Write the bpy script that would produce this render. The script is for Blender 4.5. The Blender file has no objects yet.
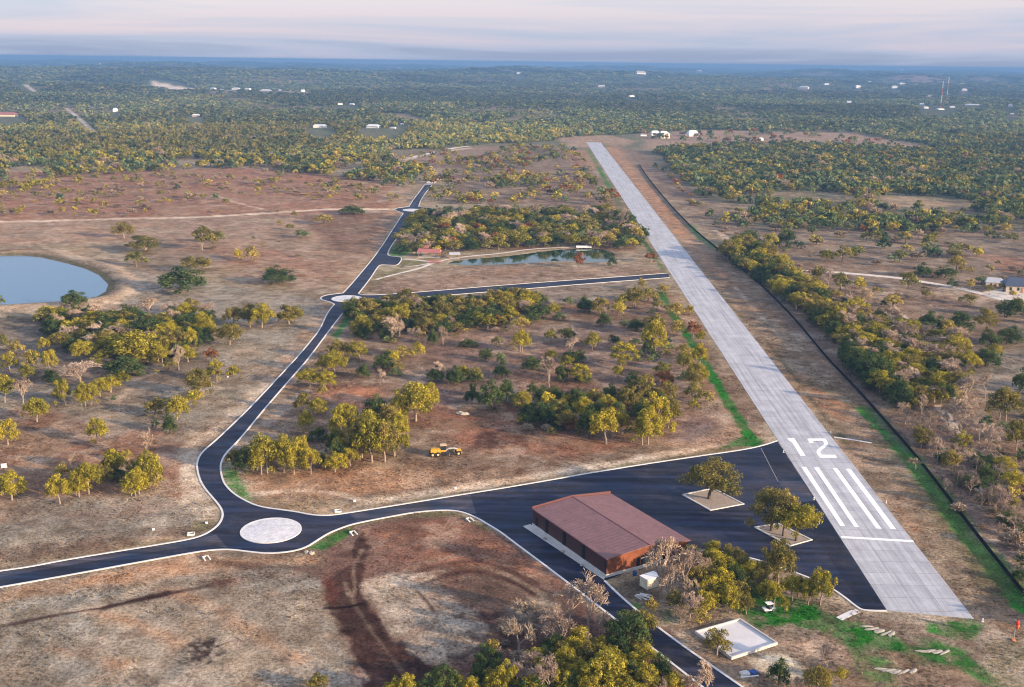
import bpy, math, random
import numpy as np
from mathutils import Matrix, Vector
from mathutils.geometry import tessellate_polygon

rng = np.random.default_rng(7)
random.seed(7)
sc = bpy.context.scene
COL = sc.collection

# ------------------------------------------------------------------ camera model (metres, z up, ground at z = 0)
F, HOR, ROLL, CAMH = 1080.0, 61.5, math.radians(.73), 114.0
PITCH = math.atan((343.5 - HOR) / F)
CP, SP, CR, SR = math.cos(PITCH), math.sin(PITCH), math.cos(ROLL), math.sin(ROLL)


def P(px, py, z=0.0):
    """the ground point that the photograph shows at a pixel"""
    x, y = px - 512, py - 343.5
    x, y = x * CR + y * SR, -x * SR + y * CR
    t = (CAMH - z) / (y * CP + F * SP)
    return (x * t, (F * CP - y * SP) * t, z)


def MPP(px, py):
    """metres per pixel at that ground point"""
    q = P(px, py)
    return (q[1] * CP + CAMH * SP) / F


def PXY(X, Y):
    """world ground arrays -> photo pixels"""
    zc = Y * CP + CAMH * SP
    zc = np.where(zc < 1, 1, zc)
    x = X / zc * F
    y = (-Y * SP + CAMH * CP) / zc * F
    return x * CR - y * SR + 512, x * SR + y * CR + 343.5


def W2(pts):
    return [P(a, b)[:2] for a, b in pts]


# ------------------------------------------------------------------ noise
def _h(ix, iy, s):
    n = (ix.astype(np.int64) * 374761393 + iy.astype(np.int64) * 668265263 + s * 974634777) & 0x7fffffff
    n = (n ^ (n >> 13)) * 1274126177 & 0x7fffffff
    return ((n ^ (n >> 16)) & 0xffff) / 65535.0


def vnoise(x, y, s=0):
    x0, y0 = np.floor(x), np.floor(y)
    fx, fy = x - x0, y - y0
    fx, fy = fx * fx * (3 - 2 * fx), fy * fy * (3 - 2 * fy)
    a, b = _h(x0, y0, s), _h(x0 + 1, y0, s)
    c, d = _h(x0, y0 + 1, s), _h(x0 + 1, y0 + 1, s)
    return (a * (1 - fx) + b * fx) * (1 - fy) + (c * (1 - fx) + d * fx) * fy


def fbm(x, y, s=0, o=4):
    v, a, t = 0, .5, 0
    for i in range(o):
        v = v + a * vnoise(x * 2 ** i + 17.3 * i, y * 2 ** i - 9.1 * i, s + i)
        t += a
        a *= .55
    return v / t


def sdf(poly, X, Y):
    """signed distance, negative inside"""
    d = np.full(X.shape, 1e18)
    ins = np.zeros(X.shape, bool)
    n = len(poly)
    for i in range(n):
        ax, ay = poly[i]
        bx, by = poly[(i + 1) % n]
        ex, ey = bx - ax, by - ay
        L = ex * ex + ey * ey + 1e-9
        t = np.clip(((X - ax) * ex + (Y - ay) * ey) / L, 0, 1)
        d = np.minimum(d, (X - ax - t * ex) ** 2 + (Y - ay - t * ey) ** 2)
        if abs(ey) > 1e-9:
            ins ^= ((ay > Y) != (by > Y)) & (X < ex * (Y - ay) / ey + ax)
    d = np.sqrt(d)
    return np.where(ins, -d, d)


def ldist(line, X, Y):
    d = np.full(X.shape, 1e18)
    for (ax, ay), (bx, by) in zip(line[:-1], line[1:]):
        ex, ey = bx - ax, by - ay
        L = ex * ex + ey * ey + 1e-9
        t = np.clip(((X - ax) * ex + (Y - ay) * ey) / L, 0, 1)
        d = np.minimum(d, (X - ax - t * ex) ** 2 + (Y - ay - t * ey) ** 2)
    return np.sqrt(d)


def smooth(pts, n=2, closed=False):
    """Chaikin corner cutting, ends kept"""
    for _ in range(n):
        out = []
        m = len(pts)
        rngi = range(m) if closed else range(m - 1)
        if not closed:
            out.append(pts[0])
        for i in rngi:
            a, b = pts[i], pts[(i + 1) % m]
            out.append(tuple(.75 * p + .25 * q for p, q in zip(a, b)))
            out.append(tuple(.25 * p + .75 * q for p, q in zip(a, b)))
        if not closed:
            out.append(pts[-1])
        pts = out
    return pts


# ------------------------------------------------------------------ meshes and objects
class MB:
    """collects shapes for ONE mesh"""
    def __init__(s):
        s.v, s.f = [], []

    def add(s, v, f):
        o = len(s.v)
        s.v += [tuple(p) for p in v]
        s.f += [tuple(i + o for i in q) for q in f]
        return s

    def box(s, x0, x1, y0, y1, z0, z1):
        v = [(x, y, z) for z in (z0, z1) for x, y in ((x0, y0), (x1, y0), (x1, y1), (x0, y1))]
        return s.add(v, [(3, 2, 1, 0), (4, 5, 6, 7), (0, 1, 5, 4), (1, 2, 6, 5), (2, 3, 7, 6), (3, 0, 4, 7)])

    def prism(s, poly, z0, z1):
        n = len(poly)
        if sum(poly[i][0] * poly[(i + 1) % n][1] - poly[(i + 1) % n][0] * poly[i][1] for i in range(n)) < 0:
            poly = poly[::-1]
        v = [(p[0], p[1], z0) for p in poly] + [(p[0], p[1], z1) for p in poly]
        f = [tuple(range(n, 2 * n)), tuple(range(n - 1, -1, -1))]
        f += [(i, (i + 1) % n, n + (i + 1) % n, n + i) for i in range(n)]
        return s.add(v, f)

    def tube(s, pts, rad, n=6, cap=True):
        base = len(s.v)
        rings = []
        for i, p in enumerate(pts):
            p = Vector(p)
            a = Vector(pts[max(i - 1, 0)])
            b = Vector(pts[min(i + 1, len(pts) - 1)])
            t = (b - a).normalized()
            u = t.cross(Vector((.31, .77, .55))).normalized()
            w = t.cross(u)
            r = rad[i] if hasattr(rad, '__len__') else rad
            rings.append([p + (u * math.cos(k * 2 * math.pi / n) + w * math.sin(k * 2 * math.pi / n)) * r for k in range(n)])
        v = [q for r in rings for q in r]
        f = []
        for i in range(len(pts) - 1):
            for k in range(n):
                f.append((i * n + k, i * n + (k + 1) % n, (i + 1) * n + (k + 1) % n, (i + 1) * n + k))
        if cap:
            f.append(tuple(range(n - 1, -1, -1)))
            f.append(tuple((len(pts) - 1) * n + k for k in range(n)))
        return s.add(v, f)

    def cyl(s, a, b, r, n=14):
        return s.tube([a, b], r, n)

    def blob(s, c, r, seed=0, n=9, m=6, flat=.65):
        rr = random.Random(seed)
        v = []
        for j in range(m + 1):
            th = math.pi * j / m
            for i in range(n):
                ph = 2 * math.pi * i / n
                k = 1 + rr.uniform(-.22, .22)
                v.append((c[0] + r[0] * k * math.sin(th) * math.cos(ph), c[1] + r[1] * k * math.sin(th) * math.sin(ph), c[2] + r[2] * k * math.cos(th)))
        f = [(j * n + i, (j + 1) * n + i, (j + 1) * n + (i + 1) % n, j * n + (i + 1) % n) for j in range(m) for i in range(n)]
        return s.add(v, f)

    def build(s, name, mat, parent=None, smooth_shade=False):
        me = bpy.data.meshes.new(name)
        me.from_pydata(s.v, [], s.f)
        if smooth_shade:
            me.polygons.foreach_set('use_smooth', [True] * len(me.polygons))
        me.update()
        return link(name, me, mat, parent)


def link(name, me, mat=None, parent=None):
    o = bpy.data.objects.new(name, me)
    COL.objects.link(o)
    if mat is not None and me is not None and not me.materials:
        me.materials.append(mat)
    if parent is not None:
        o.parent = parent
    return o


def tag(o, label=None, cat=None, group=None, kind=None):
    if label: o['label'] = label
    if cat: o['category'] = cat
    if group: o['group'] = group
    if kind: o['kind'] = kind
    return o


def thing(name, label, cat, loc=(0, 0, 0), rz=0, group=None):
    o = bpy.data.objects.new(name, None)
    o.empty_display_size = .5
    COL.objects.link(o)
    o.location = loc
    o.rotation_euler = (0, 0, rz)
    return tag(o, label, cat, group)


def quads_mesh(name, V, attr=None):
    """V (n*4,3): a mesh of loose quads; attr (n*4,3) colour per vertex"""
    n = len(V)
    me = bpy.data.meshes.new(name)
    me.vertices.add(n)
    me.vertices.foreach_set('co', V.astype(np.float32).ravel())
    me.loops.add(n)
    me.loops.foreach_set('vertex_index', np.arange(n, dtype=np.int32))
    me.polygons.add(n // 4)
    me.polygons.foreach_set('loop_start', np.arange(0, n, 4, dtype=np.int32))
    if attr is not None:
        a = me.attributes.new('Tint', 'FLOAT_COLOR', 'POINT')
        a.data.foreach_set('color', np.concatenate([attr, np.ones((n, 1))], 1).astype(np.float32).ravel())
    me.update(calc_edges=True)
    return me


# ------------------------------------------------------------------ materials
class N:
    def __init__(s, name):
        s.m = bpy.data.materials.new(name)
        s.m.use_nodes = True
        s.t = s.m.node_tree
        s.t.nodes.clear()
        s.out = s.new('ShaderNodeOutputMaterial')

    def new(s, typ, **kw):
        n = s.t.nodes.new(typ)
        for k, v in kw.items():
            if k in n.inputs:
                n.inputs[k].default_value = v
            else:
                setattr(n, k, v)
        return n

    def l(s, a, b):
        s.t.links.new(a, b)

    def bsdf(s, rough=.8, spec=.2, metal=0):
        b = s.new('ShaderNodeBsdfPrincipled')
        b.inputs['Roughness'].default_value = rough
        b.inputs['Specular IOR Level'].default_value = spec
        b.inputs['Metallic'].default_value = metal
        s.l(b.outputs[0], s.out.inputs[0])
        return b

    def noise(s, scale, detail=4, rough=.6, vec=None, dim='3D'):
        n = s.new('ShaderNodeTexNoise')
        n.noise_dimensions = dim
        n.inputs['Scale'].default_value = scale
        n.inputs['Detail'].default_value = detail
        n.inputs['Roughness'].default_value = rough
        if vec is not None:
            s.l(vec, n.inputs['Vector'])
        return n

    def ramp(s, fac, stops):
        r = s.new('ShaderNodeValToRGB')
        e = r.color_ramp.elements
        while len(e) < len(stops):
            e.new(.5)
        for q, (p, c) in zip(e, stops):
            q.position = p
            q.color = (*c, 1) if hasattr(c, '__len__') else (c, c, c, 1)
        s.l(fac, r.inputs[0])
        return r

    def mix(s, fac, a, b, mode='MIX'):
        m = s.new('ShaderNodeMix')
        m.data_type = 'RGBA'
        m.blend_type = mode
        for sock, val in ((m.inputs[0], fac), (m.inputs[6], a), (m.inputs[7], b)):
            if isinstance(val, bpy.types.NodeSocket):
                s.l(val, sock)
            elif hasattr(val, '__len__'):
                sock.default_value = (*val, 1)
            else:
                sock.default_value = val
        return m.outputs[2]

    def math(s, op, a, b=None):
        m = s.new('ShaderNodeMath')
        m.operation = op
        for sock, val in ((m.inputs[0], a), (m.inputs[1], b)):
            if val is None: continue
            if isinstance(val, bpy.types.NodeSocket): s.l(val, sock)
            else: sock.default_value = val
        return m.outputs[0]

    def pos(s):
        return s.new('ShaderNodeNewGeometry').outputs['Position']


def plain(name, c, rough=.7, spec=.25, var=.18, scale=1.5, metal=0):
    """one-colour surface with worn, uneven tone"""
    n = N(name)
    b = n.bsdf(rough, spec, metal)
    tc = n.new('ShaderNodeTexCoord')
    no = n.noise(scale, 6, .65, tc.outputs['Object'])
    r = n.ramp(no.outputs[0], [(.3, tuple(x * (1 - var) for x in c)), (.7, tuple(min(1, x * (1 + var)) for x in c))])
    n.l(r.outputs[0], b.inputs['Base Color'])
    return n.m


M = {}
M['white'] = plain('white_paint', (.78, .78, .76), .5, .3, .08)
M['concrete'] = plain('pale_concrete', (.52, .50, .46), .85, .15, .15, .8)
M['kerb'] = plain('kerb_concrete', (.62, .61, .58), .85, .15, .12, .4)
M['maroon'] = plain('maroon_sheet_metal', (.115, .04, .036), .5, .4, .12, .3)
M['dark'] = plain('dark_opening', (.012, .012, .013), .6, .2, .1)
M['black'] = plain('black_rubber', (.02, .02, .02), .8, .2, .2)
M['yellow'] = plain('yellow_machine_paint', (.5, .29, .03), .55, .3, .4, 2)
M['tan'] = plain('tan_paint', (.6, .42, .24), .6, .3, .1)
M['cream'] = plain('cream_sheet_metal', (.74, .68, .52), .55, .3, .1, .7)
M['red'] = plain('red_fabric', (.6, .06, .03), .8, .1, .12)
M['orange'] = plain('faded_orange_fabric', (.65, .2, .1), .8, .1, .1)
M['steel'] = plain('grey_steel', (.35, .35, .36), .45, .5, .1)
M['blue'] = plain('blue_plastic', (.03, .09, .28), .5, .3, .15)
M['rock'] = plain('limestone', (.36, .33, .27), .9, .1, .25, 1.2)
M['redroof'] = plain('faded_red_roof', (.36, .13, .115), .6, .3, .15, .5)
M['wood'] = plain('weathered_wood', (.3, .19, .12), .8, .15, .25, 2)
M['slate'] = plain('dark_blue_roof', (.05, .07, .11), .55, .4, .15, .5)
M['wallstone'] = plain('tan_stone_wall', (.5, .42, .33), .85, .15, .15)
M['greyroof'] = plain('grey_metal_roof', (.36, .38, .41), .5, .4, .1, .4)
M['whiteroof'] = plain('white_metal_roof', (.66, .66, .65), .5, .3, .06, .3)
M['fabric_black'] = plain('black_silt_fabric', (.012, .012, .014), .9, .1, .3, .5)
M['glass'] = plain('tinted_glass', (.02, .03, .04), .1, .5, .1)
M['grey_wood'] = plain('pale_boards', (.6, .57, .52), .8, .1, .2, 2)


def leaf_material(name, lo, hi, attr=False, trans=.35):
    n = N(name)
    geo = n.new('ShaderNodeNewGeometry')
    if attr:
        at = n.new('ShaderNodeAttribute')
        at.attribute_name = 'Tint'
        base = at.outputs['Color']
    else:
        oi = n.new('ShaderNodeObjectInfo')
        if trans:
            at = n.new('ShaderNodeAttribute')
            at.attribute_name = 'Tint'
            f_ = n.math('ADD', n.math('MULTIPLY', at.outputs['Fac'], .68), n.math('MULTIPLY', oi.outputs['Random'], .32))
        else:
            f_ = oi.outputs['Random']
        base = n.mix(f_, lo, hi)
    r = n.ramp(geo.outputs['Random Per Island'], [(0, .72), (.5, .98), (1, 1.3)] if attr else [(0, .5), (.5, .95), (1, 1.6)])
    col = n.mix(1.0, base, r.outputs[0], 'MULTIPLY')
    d = n.new('ShaderNodeBsdfDiffuse')
    n.l(col, d.inputs[0])
    if trans:
        t = n.new('ShaderNodeBsdfTranslucent')
        n.l(n.mix(1.0, col, (1.15, 1.1, .6), 'MULTIPLY'), t.inputs[0])
        m = n.new('ShaderNodeMixShader')
        m.inputs[0].default_value = trans
        n.l(d.outputs[0], m.inputs[1])
        n.l(t.outputs[0], m.inputs[2])
        n.l(m.outputs[0], n.out.inputs[0])
    else:
        n.l(d.outputs[0], n.out.inputs[0])
    return n.m


KCOL = {  # foliage base colours, low and high of each kind
    'Y': ((.17, .17, .032), (.46, .385, .052)),
    'O': ((.10, .11, .035), (.35, .275, .08)),
    'G': ((.032, .066, .030), (.135, .17, .055)),
    'R': ((.24, .10, .04), (.30, .14, .06)),
    'T': ((.31, .235, .18), (.43, .335, .26)),
    'S': ((.24, .19, .14), (.34, .27, .20)),
}
for k, (a, b) in KCOL.items():
    M['leaf' + k] = leaf_material({'Y': 'yellow_olive_leaves', 'O': 'olive_leaves', 'G': 'dark_green_leaves', 'R': 'russet_leaves',
                                   'T': 'bare_tan_twigs', 'S': 'bare_grey_twigs'}[k], a, b, False, 0 if k in 'TS' else .35)
M['tint'] = leaf_material('woodland_foliage', 0, 0, True, .3)
M['bark'] = plain('pale_bark', (.3, .24, .19), .9, .1, .3, 1.5)
M['bark_dark'] = plain('dark_bark', (.12, .095, .075), .9, .1, .3, 1.5)
# ------------------------------------------------------------------ GROUND: one sheet to the horizon, colour = what grows or lies there
def grow(a, b, k):
    r = [a]
    while r[-1] < b:
        r.append(r[-1] * k)
    return r


R_ = [0.5, 15, 40, 70, 100, 125] + grow(140, 640, 1.0024) + grow(643, 1500, 1.0042) + grow(1510, 20000, 1.016)
fine = np.arange(-.56, .5601, .0018)
coarse = np.concatenate([np.linspace(-math.pi, -.56, 46)[:-1], fine, np.linspace(.56, math.pi, 46)[1:-1]])
R_, A_ = np.array(R_), coarse
nr, na = len(R_), len(A_)
gx = (R_[:, None] * np.sin(A_)[None, :])
gy = (R_[:, None] * np.cos(A_)[None, :])
rr = np.broadcast_to(R_[:, None], gx.shape)
gz = np.zeros_like(gx)

GRASS = np.array((.31, .245, .155))
GREY = np.array((.275, .25, .20))
BROWN = np.array((.19, .13, .085))
RED = np.array((.30, .15, .085))
PALE = np.array((.56, .46, .34))
TANV = np.array((.42, .265, .155))
DIRT = np.array((.045, .021, .015))
GREEN = np.array((.02, .135, .012))
OLIVE = np.array((.14, .135, .05))
FLOOR = np.array((.17, .13, .095))
PINK = np.array((.32, .215, .145))
WOOD = np.array((.105, .115, .062))

n1 = fbm(gx / 55, gy / 55, 1, 4)
n2 = fbm(gx / 14, gy / 14, 5, 4)
n3 = fbm(gx / 4, gy / 4, 9, 3)
big = fbm(gx / 420, gy / 420, 30, 4)
col = GRASS[None, None, :] * np.ones(gx.shape + (3,))


def lerp(m, c):
    global col
    col = col * (1 - m[..., None]) + c * m[..., None]


def st(x, a, b):
    t = np.clip((x - a) / (b - a), 0, 1)
    return t * t * (3 - 2 * t)


lerp(st(n1, .42, .68) * .75, BROWN)
lerp(st(n2, .5, .75) * .45, GREY)


def region(px, c, soft=4.0, a=1.0, wob=6.0, patchy=0.0, ws=16.0, seed=50):
    """grow a patch of ground cover inside an outline, with an uneven edge"""
    poly = W2(px)
    xs, ys = [p[0] for p in poly], [p[1] for p in poly]
    e = soft + wob + 2
    box = (gx > min(xs) - e) & (gx < max(xs) + e) & (gy > min(ys) - e) & (gy < max(ys) + e)
    idx = np.nonzero(box)
    X, Y = gx[idx], gy[idx]
    d = sdf(poly, X, Y) + (fbm(X / ws, Y / ws, seed, 4) - .5) * 2 * wob
    m = st(-d, -soft, soft) * a
    if patchy:
        q = fbm(X / ws * 1.7, Y / ws * 1.7, seed + 7, 4)
        m = m * (1 - patchy + patchy * st(q, .38, .62))
    col[idx] = col[idx] * (1 - m[:, None]) + c * m[:, None]


def trail(px, c, w, soft=.6, a=1.0, wob=.6, patchy=0.0, seed=80):
    line = W2(smooth(px, 2))
    xs, ys = [p[0] for p in line], [p[1] for p in line]
    e = w + soft + wob + 2
    box = (gx > min(xs) - e) & (gx < max(xs) + e) & (gy > min(ys) - e) & (gy < max(ys) + e)
    idx = np.nonzero(box)
    X, Y = gx[idx], gy[idx]
    d = ldist(line, X, Y) - w / 2 + (fbm(X / 5, Y / 5, seed, 3) - .5) * 2 * wob
    m = st(-d, -soft, soft) * a
    if patchy:
        m = m * (1 - patchy + patchy * st(fbm(X / 9, Y / 9, seed + 3, 3), .4, .6))
    col[idx] = col[idx] * (1 - m[:, None]) + c * m[:, None]


# distant country: wooded floor with paler clearings
far = st(rr, 1150, 1700)
lerp(far * .9, WOOD * (.8 + .5 * n1[..., None]))
lerp(st(rr, 2200, 3200), WOOD * .8 * (.7 + .7 * big[..., None]))
clear = st(fbm(gx / 260, gy / 520, 71, 4), .60, .68) * st(rr, 1500, 2400)
lerp(clear * .55, PINK * .8)

# left: fields round the pond
region([(0, 172), (250, 168), (400, 182), (402, 206), (330, 214), (0, 224), (-60, 226), (-60, 172)], RED, 10, .9, 16, .35, 40)
region([(-60, 224), (330, 212), (395, 212), (380, 245), (340, 292), (250, 285), (160, 240), (-60, 250)], PINK, 8, .85, 14, .4, 30)
region([(180, 240), (350, 262), (340, 285), (230, 262)], RED, 6, .6, 10, .5, 20)
region([(300, 215), (400, 213), (370, 255), (330, 250)], BROWN * np.array((.85, .7, .65)), 4, .85, 6, .3, 18)
region([(110, 250), (150, 275), (335, 300), (300, 350), (215, 330), (120, 312), (0, 312), (-60, 312), (-60, 306), (100, 300), (113, 280)], GREY * 1.08, 5, .8, 8, .35, 20)
region([(40, 246), (85, 258), (118, 272), (133, 285), (118, 301), (60, 309), (-40, 312), (-80, 300), (-60, 250)], np.array((.24, .19, .13)), 2, .95, 3, .25, 10)
region([(44, 248), (66, 250), (92, 262), (86, 264), (60, 256)], PALE, 1.5, .8, 2, .4, 6)
region([(112, 265), (125, 268), (124, 273), (114, 271)], PALE, 1.5, .8, 2, .3, 6)
region([(94, 308), (118, 297), (140, 285), (134, 294), (112, 308), (100, 312)], PALE, 1.5, .75, 3, .5, 8)
region([(0, 250), (30, 248), (40, 252), (0, 254), (-40, 262)], RED * .6, 2, .8, 2, .2, 8)
region([(-60, 318), (210, 330), (300, 300), (300, 355), (240, 400), (180, 450), (-60, 420)], GREY * .92, 6, .75, 9, .35, 22)
region([(-60, 325), (60, 312), (215, 318), (215, 380), (120, 385), (-60, 385)], FLOOR * .95, 4, .75, 6, .3, 14)
region([(-60, 410), (60, 405), (110, 435), (170, 425), (196, 470), (205, 500), (160, 520), (0, 525), (-60, 530)], RED * np.array((.98, 1.05, 1.1)), 5, .8, 8, .45, 18)
region([(-60, 500), (100, 490), (200, 500), (214, 520), (150, 540), (0, 560), (-60, 570)], GREY, 4, .8, 6, .35, 14)
region([(185, 448), (215, 425), (250, 395), (290, 350), (298, 352), (250, 405), (205, 448), (196, 470), (215, 505), (222, 520), (205, 532), (185, 505), (178, 470)], PALE * .92, 1.5, .95, 3, .3, 7)
region([(205, 515), (218, 520), (212, 530), (180, 540), (130, 547), (135, 543), (185, 534)], OLIVE, 1.5, .7, 2, .5, 6)
region([(0, 548), (100, 535), (190, 525), (200, 532), (100, 551), (0, 567), (-40, 573)], np.array((.20, .13, .085)), 2.5, .75, 3, .3, 9)
trail([(-40, 222.5), (0, 222), (60, 220.5), (130, 218.5), (190, 217.5), (240, 215), (290, 211.5), (330, 209), (393, 209.3)], PALE * 1.15, 9, 1.5, .95, 2, .15)
trail([(218, 196), (240, 204), (262, 209)], PALE, 4, 1.5, .7, 2, .3)
trail([(0, 200), (60, 196), (78, 193)], PALE * .8, 4, 2, .5, 2, .4)
trail([(408, 186), (395, 206), (375, 245), (352, 280), (318, 325), (280, 366)], TANV, 9, 3, .55, 3, .5)
trail([(410, 172), (398, 188), (380, 202)], PALE * .8, 6, 2, .5, 2, .4)
# below the west road
region([(-60, 592), (100, 572), (215, 553), (240, 556), (320, 560), (340, 570), (320, 600), (345, 640), (372, 690), (360, 760), (-60, 760)], GREY * 1.02, 3, .95, 4, .3, 14)
region([(-60, 592), (0, 590), (100, 572), (200, 555), (225, 556), (322, 556), (322, 566), (230, 568), (100, 588), (0, 604), (-60, 612)], TANV * np.array((1, .95, .9)), 2.5, .85, 3, .3, 9)
region([(-60, 660), (60, 640), (200, 600), (300, 640), (340, 690), (-60, 740)], GREY * .9, 3, .5, 5, .8, 10)
for q in (((80, 610), (110, 616), (140, 626), (180, 645)), ((165, 590), (200, 600), (250, 630), (300, 660)), ((55, 650), (90, 655), (120, 665))):
    trail(q, TANV, 3, 2, .6, 1.5, .5)
trail([(-40, 632), (0, 627), (40, 618), (90, 610), (115, 605), (150, 597), (190, 590), (232, 580)], DIRT * 1.5, 1.3, .5, .95, .6, .2)
trail([(105, 608), (125, 603), (150, 597), (165, 593)], DIRT, 2.6, .7, .95, 1, .3)
trail([(215, 562), (250, 566), (290, 568), (330, 570)], DIRT * 1.4, 2.4, 1, .75, 1.5, .4)
trail([(225, 582), (270, 574), (325, 572)], np.array((.16, .09, .06)), 4.5, 2, .7, 2, .4)
region([(176, 646), (195, 638), (214, 641), (222, 652), (208, 662), (186, 660)], DIRT * .7, 1.2, .9, 2.5, .85, 2.2)
trail([(188, 555), (196, 566), (206, 578)], PALE, 1.0, .5, .6, .5, .3)
trail([(192, 554), (201, 566), (212, 578)], PALE, 1.0, .5, .6, .5, .3)
# field between roundabout and service road
region([(330, 535), (360, 524), (460, 513), (500, 535), (610, 618), (700, 690), (720, 740), (380, 740), (345, 640), (318, 575)], np.array((.165, .095, .068)), 2, 1, 2, 0, 14)
region([(360, 530), (460, 516), (500, 538), (560, 582), (480, 575), (400, 560), (370, 548)], TANV * np.array((.75, .55, .5)), 3, .6, 4, .6, 10)
region([(366, 590), (385, 577), (440, 575), (455, 600), (478, 612), (500, 625), (480, 652), (440, 668), (412, 660), (385, 625)], np.array((.36, .30, .225)), 2, .95, 2.5, .25, 8)
region([(362, 585), (380, 575), (415, 573), (432, 577), (405, 584), (372, 592)], PALE * 1.05, 1.5, .85, 2.5, .45, 6)
region([(440, 580), (500, 560), (555, 595), (540, 625), (500, 620), (455, 600)], BROWN * .45, 2, .85, 4, .35, 8)
for a in range(5):
    trail([(395 + 9 * a, 575 + a * 3), (430 + 8 * a, 560 + a * 4), (480 + 6 * a, 552 + 7 * a), (530 + 5 * a, 575 + 9 * a)], (DIRT * 1.7 if a % 2 else PINK * .8), 1.5, .5, .75, .6, .35, 90 + a)
trail([(416, 590), (426, 600), (434, 612)], DIRT * 1.2, .8, .4, .8, .3)
region([(472, 611), (495, 612), (512, 620), (506, 630), (490, 624), (470, 622), (445, 620), (452, 612)], DIRT * 1.25, .8, .8, 2.5, .65, 3.5)
for q in (((482, 613), (492, 627)), ((497, 613), (504, 630)), ((468, 632), (476, 640))):
    trail(q, DIRT, 1.6, .6, .8, .7, .3)
region([(322, 580), (340, 572), (356, 562), (352, 545), (362, 533), (368, 548), (366, 565), (362, 590), (372, 610), (395, 640), (425, 662), (450, 668), (440, 700), (400, 720), (372, 690), (345, 640), (328, 605)], DIRT, .7, 1, 1.8, .22, 4)
region([(318, 578), (332, 572), (340, 590), (335, 606), (325, 600)], np.array((.15, .05, .03)), 1, .7, 1.5, .3, 4)
trail([(345, 583), (352, 600), (356, 585), (352, 570), (362, 550)], BROWN * 1.2, 1.0, .5, .7, .6)
trail([(352, 600), (372, 632), (395, 662), (415, 690)], BROWN * .9, 1.0, .5, .7, .6, .3)
trail([(325, 608), (340, 608), (362, 604)], DIRT * .35, 1.1, .3, .95, .3)
trail([(328, 615), (345, 645), (368, 680)], PALE * .7, .9, .5, .6, .8, .6)
trail([(360, 562), (400, 545), (440, 540)], BROWN * .8, 1.2, .8, .6, .6, .3)
trail([(368, 552), (405, 530), (420, 522)], BROWN * .8, 1.4, .8, .5, .6, .3)
region([(450, 658), (480, 645), (490, 640), (485, 650), (455, 664)], DIRT, .8, .85, 1, .2, 4)
region([(500, 605), (560, 595), (610, 630), (680, 690), (700, 740), (470, 740), (480, 670), (500, 640)], np.array((.085, .05, .037)), 2, .95, 3, .25, 7)
region([(505, 610), (545, 596), (565, 612), (548, 628), (520, 630)], np.array((.30, .26, .19)), 2, .6, 3, .5, 5)
trail([(334, 536), (345, 528), (358, 524), (400, 517), (455, 513), (470, 519), (486, 530)], OLIVE * .7, 2.0, .8, .8, .8, .4)
region([(310, 548), (325, 536), (352, 527), (352, 533), (335, 545), (322, 550)], GREEN * 1.2, 1, .85, 1, .3, 4)
# the block inside the road loop
region([(350, 300), (660, 279), (770, 435), (720, 450), (500, 480), (380, 500), (260, 500), (225, 460), (255, 425), (330, 335)], np.array((.205, .135, .088)), 4, .95, 5, .25, 18)
region([(420, 330), (640, 320), (690, 390), (520, 400), (420, 420)], np.array((.20, .145, .12)), 6, .6, 8, .5, 18)
region([(500, 350), (560, 345), (580, 390), (520, 400)], RED * .85, 5, .5, 6, .5, 12)
region([(325, 384), (375, 388), (390, 410), (350, 408), (318, 395)], TANV * np.array((1, .72, .65)), 3, .75, 4, .4, 10)
region([(420, 395), (520, 425), (600, 440), (640, 445), (560, 460), (470, 455), (410, 420)], RED * np.array((.95, .85, .85)), 4, .7, 5, .5, 12)
region([(478, 432), (512, 424), (522, 440), (500, 448), (470, 447)], DIRT * 1.3, 1.2, .85, 3, .55, 5)
region([(250, 475), (400, 465), (460, 470), (440, 480), (380, 492), (300, 500), (240, 492)], TANV * .9, 3, .8, 4, .4, 10)
region([(370, 497), (440, 487), (520, 475), (600, 463), (690, 448), (720, 442), (735, 445), (620, 465), (512, 485), (405, 500), (345, 510)], PALE * 1.0, 1.5, 1, 2.5, .12, 8)
region([(512, 484), (620, 464), (735, 446), (740, 450), (620, 468), (512, 487), (408, 503), (406, 500)], OLIVE * .8, 1.5, .6, 1.5, .45, 6)
trail([(250, 495), (290, 490), (330, 492), (360, 500)], PALE * .95, 2.4, .8, .8, 1.2, .3)
region([(245, 475), (225, 450), (262, 415), (285, 400), (300, 400), (270, 430), (255, 450)], PALE * .75, 2, .6, 3, .6, 6)
region([(300, 395), (325, 360), (345, 322), (352, 318), (345, 340), (320, 378), (300, 405), (262, 425)], PALE * .7, 2, .6, 3, .5, 6)
region([(224, 470), (228, 462), (240, 478), (252, 500), (240, 498), (228, 486)], GREEN * 1.5 + .01, 1.2, .8, 1.5, .4, 4)
region([(333, 336), (345, 318), (352, 314), (350, 322), (336, 340)], GREEN * 1.3, 1, .9, 1, .2, 4)
region([(690, 395), (720, 400), (745, 430), (735, 446), (700, 446), (640, 448), (670, 430), (700, 430)], np.array((.34, .25, .175)), 3, .9, 4, .2, 12)
region([(672, 430), (690, 416), (712, 420), (710, 436), (690, 442), (668, 440)], np.array((.17, .125, .115)), 3, .8, 4, .2, 9)
region([(655, 330), (690, 360), (720, 400), (745, 432), (700, 380), (660, 330)], TANV * np.array((1.1, .95, .9)), 3, .6, 4, .4, 10)
for q in (((588, 300), (600, 296)), ((630, 284), (640, 282)), ((655, 305), (668, 312)), ((684, 318), (694, 325)), ((664, 308), (690, 320)), ((483, 303), (486, 300))):
    trail(q, PALE, 3.5, 2, .7, 2, .4)
trail([(573, 325), (572, 330), (580, 336)], PALE * .9, .8, .6, .7, .4)
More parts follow.
